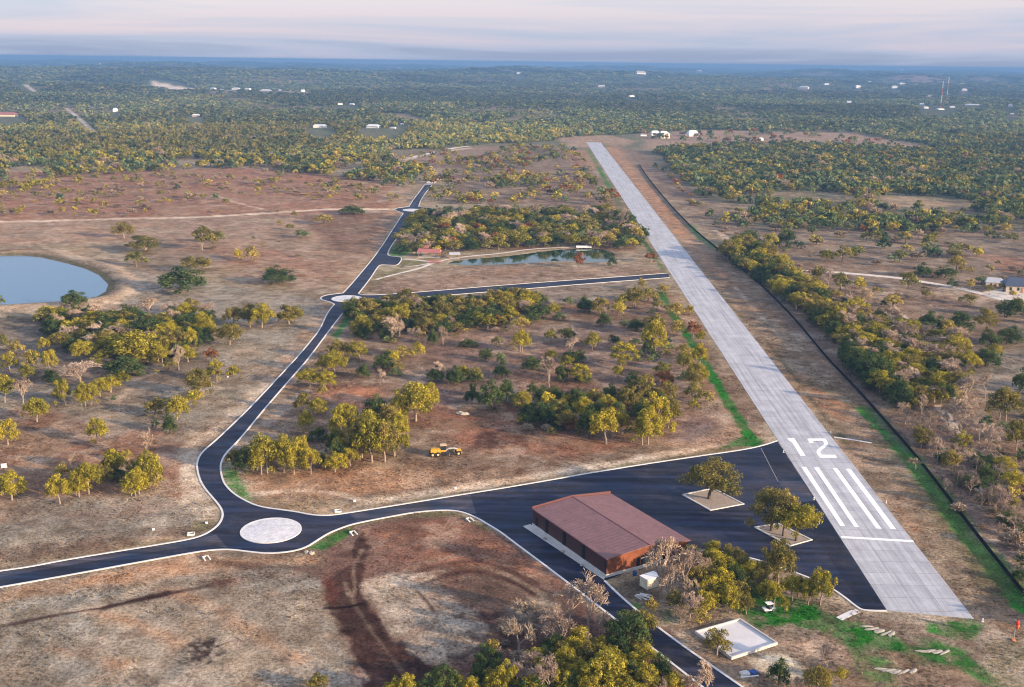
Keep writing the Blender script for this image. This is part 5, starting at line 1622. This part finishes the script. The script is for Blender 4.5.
ORD = ['first', 'second', 'third', 'fourth', 'fifth', 'sixth', 'seventh', 'eighth', 'ninth', 'tenth', 'eleventh', 'twelfth']
info = []
for i, (x, y, w, h, k, _) in enumerate(TL):
    m = MPP(x, y)
    info.append(dict(x=x, y=y, W=max(w, .72 * h) * m * (1.17 if k in 'YOGR' else 1.15), H=max(h * m * (1.1 if k in 'YOGR' else 1.3), 1.2), k=k, z=zone(x, y)))
def plant(x, y, W, H, k, label, group, big=None, lean=(0, 0), rz=None):
    px_, py_, _ = P(x, y)
    z_ = float(ground_z(np.array([px_]), np.array([py_]))[0])
    lib = BIG if big is not None else LIB[k]
    cm, tm = lib[big if big is not None else random.randrange(len(lib))]
    t = thing(NAME[k], label, CAT[k], (px_, py_, z_), random.uniform(0, 6.28) if rz is None else rz, group)
    t.scale = (W, W, H)
    t.rotation_euler[0], t.rotation_euler[1] = lean
    link('crown', cm, None, t)
    link('trunk', tm, None, t)
    return t


small = []
for nm, keep in (('oak_tree', 294), ('juniper_tree', 298), ('bare_tree', 298)):
    ds = sorted([d for d in info if NAME[d['k']] == nm], key=lambda d: -d['W'] * d['H'] / MPP(d['x'], d['y']) ** 2)
    small += ds[keep:]
ids = set(id(d) for d in small)
info = [d for d in info if id(d) not in ids]
keys = {}
for d in info:
    d['key'] = (SIZE(d['H']), LOOK[d['k']], d['z'])
    keys.setdefault(d['key'], []).append(d)
for key, ds in keys.items():
    ds.sort(key=lambda d: d['x'])
    n_ = len(ds)
    for i, d in enumerate(ds):
        base = f'{key[0]} {key[1]} {key[2]}'
        d['group'] = f'{key[1]}s {key[2]}'
        if n_ == 1:
            d['label'] = base
        elif n_ == 2:
            d['label'] = base + (', left of two' if i == 0 else ', right of two')
        elif n_ <= 9:
            d['label'] = base + (', leftmost' if i == 0 else ', rightmost' if i == n_ - 1 else f', {ORD[i]} from left')
        else:
            d['label'] = base
            d['group'] = f'{key[0]} {key[1]}s {key[2]}'


for d in info:
    plant(d['x'], d['y'], d['W'], d['H'], d['k'], d['label'], d['group'])
m = MPP(706, 498)
plant(709, 499, 63 * m, 42 * m, 'O', 'big spreading oak alone in the square planter on the apron', None, 0)
m = MPP(782, 536)
for (x, y, w, h, k, g, lab) in ((771, 531, 52, 47, 'O', 2, 'left oak of three in the planter close to the runway'), (783, 536, 36, 50, 'O', 0, 'middle tallest oak of three in the planter close to the runway'),
                                (796, 541, 48, 42, 'Y', 1, 'right yellow oak of three in the planter close to the runway')):
    plant(x, y, w * m, h * m, k, lab, None, g)

# ------------------------------------------------------------------ woodland beyond what one could count
def lod_variant(kind, seed, ncl, nl, ls, trunk=True):
    if kind in 'TS':
        r = np.random.default_rng(seed)
        d = r.normal(size=(nl, 3))
        d[:, 2] = np.abs(d[:, 2]) + .1
        d /= np.linalg.norm(d, axis=1)[:, None]
        cen = d * r.uniform(.25, .5, (nl, 1)) * np.array((1, 1, 1.2)) + np.array((0, 0, .35))
        t = d + r.normal(size=d.shape) * .4
        t /= np.linalg.norm(t, axis=1)[:, None]
        b = np.cross(t, r.normal(size=d.shape))
        b /= np.linalg.norm(b, axis=1)[:, None]
        L, w = .16, .022 + ls * .25
        V = np.stack([cen - t * L - b * w, cen + t * L - b * w * .4, cen + t * L + b * w * .4, cen - t * L + b * w], 1).reshape(-1, 3)
        V[:, 2] = np.clip(V[:, 2], 0, None) / V[:, 2].max()
        Tn = np.ones((len(V), 3)) * .5
    else:
        V, C, Tn = crown_shape(kind, seed, ncl, nl, ls)
    Tn = (.55 + .9 * Tn) if trunk else (.8 + .4 * Tn)
    nt = 0
    if trunk:
        w = .022
        c = [(-w, -w), (w, -w), (w, w), (-w, w)]
        tq = []
        for i in range(4):
            a, b = c[i], c[(i + 1) % 4]
            tq += [(*a, -.03), (*b, -.03), (b[0] * .7, b[1] * .7, .5), (a[0] * .7, a[1] * .7, .5)]
        V = np.vstack([V, np.array(tq)])
        nt = 16
        Tn = np.vstack([Tn, np.ones((16, 3))])
    return V, nt, Tn


def woodland(name, label, groups, seed, cat='woodland'):
    """groups: list of (variants, X, Y, W, H, tint(n,3)) -> ONE object"""
    r = np.random.default_rng(seed)
    Vs, Cs = [], []
    for vars_, X, Y, W, H, T in groups:
        Z = ground_z(X, Y)
        pick = r.integers(0, len(vars_), len(X))
        for vi, (V, nt, Tn) in enumerate(vars_):
            s = np.nonzero(pick == vi)[0]
            if not len(s): continue
            a = r.uniform(0, 6.283, len(s))
            ca, sa = np.cos(a), np.sin(a)
            vx = (V[None, :, 0] * ca[:, None] - V[None, :, 1] * sa[:, None]) * W[s][:, None] + X[s][:, None]
            vy = (V[None, :, 0] * sa[:, None] + V[None, :, 1] * ca[:, None]) * W[s][:, None] + Y[s][:, None]
            vz = V[None, :, 2] * H[s][:, None] + Z[s][:, None]
            Vs.append(np.stack([vx, vy, vz], -1).reshape(-1, 3))
            c = T[s][:, None, :] * Tn[None]
            if nt:
                c[:, -nt:, :] = (.22, .17, .13)
            Cs.append(c.reshape(-1, 3))
    me = quads_mesh(name, np.vstack(Vs), np.vstack(Cs))
    o = link(name, me, M['tint'])
    return tag(o, label, cat, None, 'stuff')


TINT = {k: (np.array(a), np.array(b)) for k, (a, b) in KCOL.items()}


def tints(kinds, r):
    out = np.zeros((len(kinds), 3))
    for k in set(kinds):
        s = np.array([q == k for q in kinds])
        f = r.random((s.sum(), 1))
        out[s] = (TINT[k][0] * (1 - f) + TINT[k][1] * f) * {'Y': .95, 'O': 1.25, 'G': 1.6}.get(k, 1.0)
        if k == 'G': out[s] = out[s] * .8 + out[s].mean(1, keepdims=True) * .2
    return out


MID = {k: [lod_variant(k, 300 + i * 5 + ord(k), 8, 190, .078) for i in range(5)] for k in 'YOGRTS'}
MIDF = {k: [lod_variant(k, 360 + i * 5 + ord(k), 15, 900, .042) for i in range(5)] for k in 'YOGRT'}
MIDT = {k: [lod_variant(k, 330 + i * 5 + ord(k), 6, 70, .14) for i in range(4)] for k in 'YOGRTS'}
r = np.random.default_rng(11)
mid_groups = []


GLADES = [W2(q) for q in ([(765, 191), (820, 194), (858, 203), (830, 208), (775, 205)], [(690, 196), (745, 205), (770, 214), (735, 219), (700, 212)], [(895, 157), (1040, 168), (1040, 176), (930, 166)],
                         [(880, 196), (960, 200), (1000, 208), (940, 212), (890, 206)], [(840, 172), (900, 176), (890, 182), (845, 180)], [(960, 184), (1040, 188), (1040, 195), (980, 192)])]


def mid_fill(px, per100, wlo, whi, mix, seed, lib=MID, hr=.78):
    r = np.random.default_rng(seed)
    poly = W2(px)
    xs, ys = [p[0] for p in poly], [p[1] for p in poly]
    area = (max(xs) - min(xs)) * (max(ys) - min(ys))
    n = int(area / 100 * per100)
    X, Y = r.uniform(min(xs), max(xs), n), r.uniform(min(ys), max(ys), n)
    ok = inpoly(poly, X, Y) & (r.random(n) < st(fbm(X / 35, Y / 45, seed, 3), .3, .55))
    X, Y = X[ok], Y[ok]
    for q in GLADES:
        ok = sdf(q, X, Y) + (fbm(X / 30, Y / 30, 17, 3) - .5) * 30 > 0
        X, Y = X[ok], Y[ok]
    # keep roads, runway and water clear
    d = np.minimum(sdf(outline, X, Y), sdf([tuple(ra), tuple(rb), tuple(rd), tuple(rc)], X, Y))
    ok = d > 6
    X, Y = X[ok], Y[ok]
    n = len(X)
    kk = list(mix)
    pr = np.array(list(mix.values()), float)
    K = r.choice(len(kk), n, p=pr / pr.sum())
    W = r.uniform(wlo, whi, n)
    for i, k in enumerate(kk):
        s = K == i
        if s.sum():
            hh = W[s] * (hr if k != 'S' else .55) * r.uniform(.8, 1.2, s.sum())
            mid_groups.append((lib[k], X[s], Y[s], W[s], hh, tints([k] * s.sum(), r)))


mid_fill([(-80, 160), (0, 157), (100, 153), (230, 157), (330, 157), (395, 161), (432, 176), (400, 192), (340, 178), (250, 168), (100, 175), (0, 182), (-80, 184)], 1.0, 8, 13, {'Y': 3, 'O': 2, 'G': 4, 'T': .6}, 61)
mid_fill([(-80, 180), (100, 172), (250, 168), (400, 190), (404, 203), (330, 212), (-80, 222)], .42, 3, 8, {'O': 3, 'Y': 2, 'S': 2, 'T': 1, 'G': .6}, 62)
mid_fill([(0, 186), (60, 180), (70, 195), (0, 199)], .35, 6, 9, {'Y': 3, 'O': 2}, 63)
mid_fill([(400, 160), (440, 152), (500, 158), (470, 170), (445, 182), (405, 190), (370, 175)], .35, 6, 10, {'O': 3, 'Y': 2, 'R': 1, 'G': 1}, 64)
mid_fill([(446, 176), (470, 160), (520, 146), (575, 150), (590, 172), (626, 206), (560, 205), (450, 206), (424, 200), (436, 186)], .62, 6, 11, {'O': 4, 'Y': 2, 'G': 2, 'T': 1, 'R': 1}, 65)
mid_fill([(655, 152), (700, 148), (790, 145), (930, 152), (1060, 166), (1060, 236), (870, 232), (760, 228), (720, 215), (690, 190)], 1.3, 7, 12.5, {'O': 2.6, 'Y': 2.0, 'G': 5.5, 'T': .5, 'R': .15}, 66)
mid_fill([(690, 210), (720, 212), (870, 230), (1060, 232), (1060, 266), (1000, 262), (860, 262), (760, 240)], .42, 6, 11, {'O': 2, 'Y': 1, 'G': 4, 'T': 1, 'S': 1}, 67)
mid_fill([(640, 150), (680, 180), (720, 225), (700, 222), (655, 170)], .18, 5, 9, {'R': 2, 'O': 2, 'G': 1, 'S': 2}, 68)
mid_fill([(850, 262), (1060, 262), (1060, 320), (870, 322), (830, 296)], .42, 3, 7, {'O': 2, 'G': 2, 'S': 2}, 69)
mid_fill([(640, 134), (790, 132), (930, 148), (780, 146), (650, 150)], .12, 8, 14, {'G': 3, 'R': 1, 'T': 1}, 70)
mid_fill([(210, 246), (380, 212), (350, 285), (200, 290)], .06, 2, 5, {'O': 2, 'S': 2}, 71)
mid_fill([(400, 320), (700, 290), (740, 430), (420, 430)], .05, 2.5, 4.5, {'O': 2, 'S': 3, 'G': 2}, 72)
mid_fill([(0, 320), (210, 320), (200, 380), (0, 385)], .12, 2.5, 5, {'O': 2, 'S': 3, 'G': 2}, 73)
mid_fill([(865, 395), (940, 405), (1060, 470), (1060, 640), (985, 548), (930, 480)], 3.0, 2.0, 5.2, {'S': 4, 'T': 2.5, 'G': 1.4, 'O': 1}, 74)
mid_fill([(495, 612), (560, 598), (610, 625), (700, 690), (700, 740), (470, 740)], 2.6, 1.8, 4.2, {'S': 5, 'T': 2, 'O': .6}, 75)
mid_fill([(655, 596), (700, 592), (720, 622), (700, 632), (670, 612)], .5, 1.5, 3.2, {'S': 3, 'T': 2, 'O': 1}, 76)
mid_fill([(770, 640), (860, 640), (1040, 660), (1040, 740), (720, 740), (690, 700)], .16, 1.2, 2.6, {'S': 4, 'G': 1}, 77)
for px, den, sd in (([(40, 318), (210, 312), (212, 352), (150, 366), (60, 352)], 2.2, 101), ([(345, 305), (400, 300), (540, 300), (530, 330), (400, 345), (350, 340)], 2.0, 102),
                    ([(515, 400), (620, 395), (672, 395), (672, 436), (600, 444), (520, 430)], 2.0, 103), ([(245, 445), (330, 440), (400, 430), (400, 464), (300, 474), (240, 474)], 1.8, 104),
                    ([(680, 570), (760, 575), (780, 600), (735, 612), (690, 612)], 2.2, 105), ([(560, 640), (650, 640), (690, 700), (560, 710)], 2.4, 106), ([(640, 290), (700, 330), (715, 385), (640, 385)], .7, 107),
                    ([(826, 322), (900, 332), (965, 350), (960, 398), (905, 402), (850, 352)], 1.2, 108), ([(396, 250), (416, 212), (625, 212), (641, 238), (560, 247), (440, 254)], .5, 109)):
    mid_fill(px, den, 2.2, 4.6, {'O': 2, 'G': 3, 'S': 2, 'Y': 1.2, 'T': .7}, sd, MID, .7)
small_groups = []
for k in 'YORGT':
    ds = [d for d in small if d['k'] == k]
    if ds:
        q_ = np.array([P(d['x'], d['y'])[:2] for d in ds])
        small_groups.append((MIDF[k], q_[:, 0], q_[:, 1], np.array([d['W'] for d in ds]), np.array([d['H'] for d in ds]), tints([k] * len(ds), r)))
mid_fill([(975, 400), (1060, 380), (1060, 640), (1000, 560), (990, 470)], 1.2, 2.5, 5.5, {'S': 3, 'T': 2, 'G': 2, 'O': 2}, 111)
mid_fill([(760, 262), (850, 275), (880, 320), (850, 345), (800, 300)], .7, 2.5, 5.5, {'S': 3, 'T': 2, 'G': 1, 'O': 2, 'R': .5}, 112)
mid_fill([(660, 168), (720, 220), (760, 252), (735, 245), (690, 205)], .5, 3, 7, {'S': 3, 'T': 2, 'G': 1, 'O': 2, 'R': .6}, 113)
mid_fill([(380, 255), (330, 300), (250, 400), (200, 450), (60, 440), (0, 400), (0, 310), (200, 290)], .035, 1.5, 3.2, {'S': 3, 'O': 2, 'G': 1}, 114)
mid_fill([(1030, 236), (1500, 250), (1500, 700), (1060, 640), (1030, 560)], .28, 4, 9, {'O': 3, 'G': 3, 'Y': 2, 'T': 1.5, 'S': 1}, 121)
mid_fill([(-10, 180), (-400, 200), (-400, 600), (-10, 520)], .12, 4, 9, {'O': 3, 'Y': 3, 'G': 2, 'T': 1}, 122)
woodland('small_oaks', 'the many smaller oaks scattered over the fields and groves', small_groups, 14, 'oak trees')
woodland('mixed_woodland', 'mixed oak and juniper woods and scrub around the fields', mid_groups, 12)

# far woods: single-tree clumps, coarser with distance
CLEAR = [W2(q) for q in ([(640, 134), (700, 130), (760, 131), (850, 133), (935, 147), (920, 150), (830, 147), (760, 144), (700, 148), (650, 150)],
                         [(150, 83), (175, 83.8), (196, 85), (196, 93), (175, 94), (150, 90)], [(200, 87.5), (256, 88), (308, 92), (312, 97), (256, 94), (200, 91)],
                         [(380, 113), (405, 113), (428, 121), (418, 123), (395, 118)], [(395, 160), (440, 150), (480, 145), (560, 142), (560, 146), (530, 154), (460, 160), (420, 168)],
                         [(560, 138), (640, 134), (650, 146), (600, 150), (570, 148)], [(910, 105), (960, 107), (960, 112), (915, 111)],
                         [(66, 105), (74, 110), (98, 134), (90, 134), (64, 110)], [(8, 82), (28, 88), (40, 94), (34, 96), (10, 87)])]
fg = []


def far_zone(r0, r1, cell, wf, hgt, lib, seed, cover):
    r = np.random.default_rng(seed)
    n = int(.56 * (r1 * r1 - r0 * r0) / (cell * cell))
    rad = np.sqrt(r.uniform(r0 * r0, r1 * r1, n))
    an = r.uniform(-.56, .56, n)
    X, Y = rad * np.sin(an), rad * np.cos(an)
    keep = np.ones(n, bool)
    for q in CLEAR:
        keep &= sdf(q, X, Y) > cell * .4
    px_, py_ = PXY(X, Y)
    cl = st(fbm(X / 260, Y / 520, 71, 4), .60, .68) * st(np.hypot(X, Y), 1500, 2400)
    keep &= r.random(n) < cover * (1 - .85 * cl) * (.8 + .2 * st(fbm(X / 170, Y / 300, 77, 3), .34, .5))
    keep &= ~((py_ > 150) & (px_ > 390) & (px_ < 660))
    if r0 < 1500:
        for q in ([(-80, 160), (400, 160), (440, 150), (640, 134), (660, 152), (720, 215), (640, 230), (-80, 230)],):
            keep &= sdf(W2(q), X, Y) > 0
    for hx, hy, hw in HOUSES:
        dd = math.hypot(hx, hy)
        ux, uy = hx / dd, hy / dd
        al = (X - hx) * ux + (Y - hy) * uy
        ac = -(X - hx) * uy + (Y - hy) * ux
        Lf = 60 + dd * .065
        keep &= ((al + Lf * .8) / Lf) ** 2 + (ac / (hw * .85 + 7)) ** 2 > 1
    X, Y = X[keep], Y[keep]
    n = len(X)
    q1, q2 = fbm(X / 120, Y / 180, 91, 3), fbm(X / 60, Y / 60, 95, 2)
    warm = st(q1 + (X < 150) * .06 * (np.hypot(X, Y) < 2600), .44, .62)
    u = r.random(n)
    lf = st(-(X - (np.hypot(X, Y) - 1000) * .12), -250, 250) * st(-np.hypot(X, Y), -2700, -1700)
    K = np.where(u < .03 + .06 * warm + .16 * lf, 'Y', np.where(u < .14 + .24 * warm + .42 * lf, 'O', np.where(u > .965, 'T', 'G')))
    W = cell * wf * r.uniform(.7, 1.35, n)
    fade_ = .35 if r0 < 1500 else .6
    mass = (.82 + .6 * st(fbm(X / 420, Y / 700, 99, 4), .36, .64))[:, None]
    for k in 'YOGT':
        s = K == k
        if s.sum():
            fg.append((lib[k], X[s], Y[s], W[s], hgt * r.uniform(.6, 1.25, s.sum()) * np.clip(W[s] / (cell * wf), .6, 1.3), (tints([k] * s.sum(), r) * (1 - fade_) + np.array((.125, .14, .075)) * fade_) * mass[s]))


FAR1 = {k: [lod_variant(k, 400 + i * 5 + ord(k), 5, 40, .17, False) for i in range(4)] for k in 'YOGT'}
FAR2 = {k: [lod_variant(k, 430 + i * 5 + ord(k), 4, 20, .22, False) for i in range(4)] for k in 'YOGT'}
far_zone(1050, 2000, 8.0, 1.12, 7.0, FAR1, 81, .95)
far_zone(2000, 3600, 11.5, 1.2, 7.5, FAR2, 82, .97)
far_zone(3600, 6500, 19, 1.2, 8.5, FAR2, 83, .97)
far_zone(6500, 19000, 52, 1.3, 10, FAR2, 84, .95)
woodland('far_woodland', 'dense distant woods reaching to the blue horizon', fg, 13)

# ------------------------------------------------------------------ dry grass tufts over the near fields
def tuft(seed):
    r = np.random.default_rng(seed)
    n = 7
    d = r.normal(size=(n, 3))
    d[:, 2] = np.abs(d[:, 2]) * .8 + .3
    d /= np.linalg.norm(d, axis=1)[:, None]
    cen = d * np.array((.32, .32, .3)) + np.array((0, 0, .1))
    V = leaf_quads(cen, d + r.normal(size=d.shape) * .5, np.full(n, .26), r)
    V[:, 2] = np.clip(V[:, 2], 0, None)
    return V, 0, np.ones((len(V), 3))


TUFT = [tuft(500 + i) for i in range(5)]
r = np.random.default_rng(19)
n = 210000
rad = np.sqrt(r.uniform(165 ** 2, 620 ** 2, n))
an = r.uniform(-.5, .5, n)
X, Y = rad * np.sin(an), rad * np.cos(an)
keep = r.random(n) < st(fbm(X / 9, Y / 9, 131, 3), .38, .66) * .75
ci = col[np.clip(np.searchsorted(R_, rad), 0, nr - 1), np.clip(np.searchsorted(A_, an), 0, na - 1)]
gd = ci[:, 1] > 1.6 * ci[:, 0]
keep &= (ci.mean(-1) > .1) | gd
keep &= np.minimum(sdf(outline, X, Y), sdf([tuple(ra), tuple(rb), tuple(rd), tuple(rc)], X, Y)) > .8
for q in (PONDW, W2([(690, 632), (731, 663), (781, 645), (740, 617)]), W2([(748, 661), (770, 655), (803, 668), (803, 678), (786, 682), (755, 668)]), W2([(520, 526), (532, 522), (690, 545), (640, 592), (604, 583)]), CREEKW):
    keep &= sdf(q, X, Y) > 1
X, Y, ci = X[keep], Y[keep], ci[keep]
n = len(X)
T = ci * r.uniform(.65, 1.45, (n, 1))
S_ = r.uniform(.3, .8, n)
woodland('dry_grass', 'tufts of dry grass and low weeds over the fields', [(TUFT, X, Y, S_, S_ * r.uniform(.4, .9, n), T)], 20, 'grass')

SUNAZ, SUNEL, SUNE, SKYE, EXPO = 117, 14, 3.5, .15, 1.55
CLOUDS, CLOUDB = ((.24, (.42, .51, .74)), (.38, (.57, .65, .87)), (.50, (.71, .70, .88)), (.66, (.88, .77, .88))), 1.8
HAZE, HZ0, HZ1, HAZEC = 1.3e-4, -60, 117, (.15, .31, .58, 1)
# ------------------------------------------------------------------ camera
cam = bpy.data.cameras.new('camera')
cam.sensor_width = 36
cam.lens = 36 * F / 1024
cam.clip_start = 1
cam.clip_end = 80000
co = bpy.data.objects.new('camera', cam)
COL.objects.link(co)
X0, D0, FW = Vector((1, 0, 0)), Vector((0, -SP, -CP)), Vector((0, CP, -SP))
right = X0 * CR - D0 * SR
down = X0 * SR + D0 * CR
co.matrix_world = Matrix(((right.x, -down.x, -FW.x, 0), (right.y, -down.y, -FW.y, 0), (right.z, -down.z, -FW.z, CAMH), (0, 0, 0, 1)))
sc.camera = co

# ------------------------------------------------------------------ sun and sky
SUN_AZ, SUN_EL = math.radians(SUNAZ), math.radians(SUNEL)      # azimuth clockwise from +Y
sd = Vector((math.sin(SUN_AZ) * math.cos(SUN_EL), math.cos(SUN_AZ) * math.cos(SUN_EL), math.sin(SUN_EL)))
sl = bpy.data.lights.new('sun', 'SUN')
sl.energy = SUNE
sl.color = (1.0, .74, .48)
sl.angle = math.radians(.9)
so = bpy.data.objects.new('sun', sl)
COL.objects.link(so)
so.rotation_euler = sd.to_track_quat('Z', 'Y').to_euler()
so.location = (300, -200, 400)

wd = bpy.data.worlds.new('World')
sc.world = wd
wd.use_nodes = True
t = wd.node_tree
t.nodes.clear()
out = t.nodes.new('ShaderNodeOutputWorld')
bg = t.nodes.new('ShaderNodeBackground')
sky = t.nodes.new('ShaderNodeTexSky')
sky.sky_type = 'NISHITA'
sky.sun_disc = False
sky.sun_elevation = SUN_EL
sky.sun_rotation = SUN_AZ
sky.altitude = 300
sky.air_density = 1.0
sky.dust_density = 1.2
sky.ozone_density = 2.0
tc = t.nodes.new('ShaderNodeTexCoord')
sp = t.nodes.new('ShaderNodeSeparateXYZ')
t.links.new(tc.outputs['Generated'], sp.inputs[0])


def wmath(op, a, b_=None, clamp=False):
    m_ = t.nodes.new('ShaderNodeMath')
    m_.operation = op
    m_.use_clamp = clamp
    for s_, v_ in ((m_.inputs[0], a), (m_.inputs[1], b_)):
        if v_ is None: continue
        if isinstance(v_, bpy.types.NodeSocket): t.links.new(v_, s_)
        else: s_.default_value = v_
    return m_.outputs[0]


# high thin cloud: a pale blue-grey veil thickest toward the horizon, with long pink streaks in it
cmb = t.nodes.new('ShaderNodeCombineXYZ')
t.links.new(wmath('MULTIPLY', sp.outputs[0], 1.6), cmb.inputs[0])
t.links.new(wmath('MULTIPLY', sp.outputs[1], 1.6), cmb.inputs[1])
t.links.new(wmath('MULTIPLY', sp.outputs[2], 30), cmb.inputs[2])
no = t.nodes.new('ShaderNodeTexNoise')
no.inputs['Scale'].default_value = 1.25
no.inputs['Detail'].default_value = 4
no.inputs['Roughness'].default_value = .58
no.inputs['Distortion'].default_value = .5
t.links.new(cmb.outputs[0], no.inputs['Vector'])
cr_ = t.nodes.new('ShaderNodeValToRGB')
el = cr_.color_ramp.elements
el.new(.5)
el.new(.5)
for q_, (p_, c_) in zip(el, CLOUDS):
    q_.position = p_
    q_.color = (*c_, 1)
t.links.new(wmath('ADD', wmath('SUBTRACT', wmath('MULTIPLY', no.outputs[0], 1.15), .26), wmath('MINIMUM', wmath('MULTIPLY', sp.outputs[2], 5.5), .30)), cr_.inputs[0])
cm_ = t.nodes.new('ShaderNodeVectorMath')
cm_.operation = 'SCALE'
t.links.new(cr_.outputs[0], cm_.inputs[0])
t.links.new(wmath('MULTIPLY', wmath('ADD', wmath('MULTIPLY', wmath('MAXIMUM', sp.outputs[2], 0.0), 1.0), 1.0), CLOUDB), cm_.inputs['Scale'])
veil = t.nodes.new('ShaderNodeMapRange')
veil.inputs[1].default_value = .0
veil.inputs[2].default_value = .34
veil.inputs[3].default_value = .985
veil.inputs[4].default_value = .4
t.links.new(sp.outputs[2], veil.inputs[0])
mixc = t.nodes.new('ShaderNodeMix')
mixc.data_type = 'RGBA'
t.links.new(veil.outputs[0], mixc.inputs[0])
t.links.new(sky.outputs[0], mixc.inputs[6])
t.links.new(cm_.outputs[0], mixc.inputs[7])
t.links.new(mixc.outputs[2], bg.inputs[0])
bg.inputs[1].default_value = SKYE
t.links.new(bg.outputs[0], out.inputs[0])

# ------------------------------------------------------------------ air
if HAZE:
    hb = MB().box(-20600, 20600, -20600, 20600, HZ0, HZ1).build('haze', None)
    hm = bpy.data.materials.new('haze_air')
    hm.use_nodes = True
    ht = hm.node_tree
    ht.nodes.clear()
    ho = ht.nodes.new('ShaderNodeOutputMaterial')
    pv = ht.nodes.new('ShaderNodeVolumePrincipled')
    pv.inputs['Color'].default_value = HAZEC
    pv.inputs['Density'].default_value = HAZE
    pv.inputs['Anisotropy'].default_value = 0.0
    ht.links.new(pv.outputs[0], ho.inputs['Volume'])
    hb.data.materials.append(hm)
    tag(hb, 'thin blue haze over the whole country', 'haze', None, 'stuff')

sc.view_settings.view_transform = 'Standard'
sc.view_settings.look = 'None'
sc.view_settings.gamma = 1
sc.view_settings.use_curve_mapping = False
sc.view_settings.exposure = EXPO
sc.cycles.use_denoising = True
sc.cycles.max_bounces = 6
sc.cycles.diffuse_bounces = 3
sc.cycles.volume_bounces = 0
sc.cycles.transparent_max_bounces = 4
sc.cycles.sample_clamp_indirect = 6

sc.cycles.filter_width = 1.1
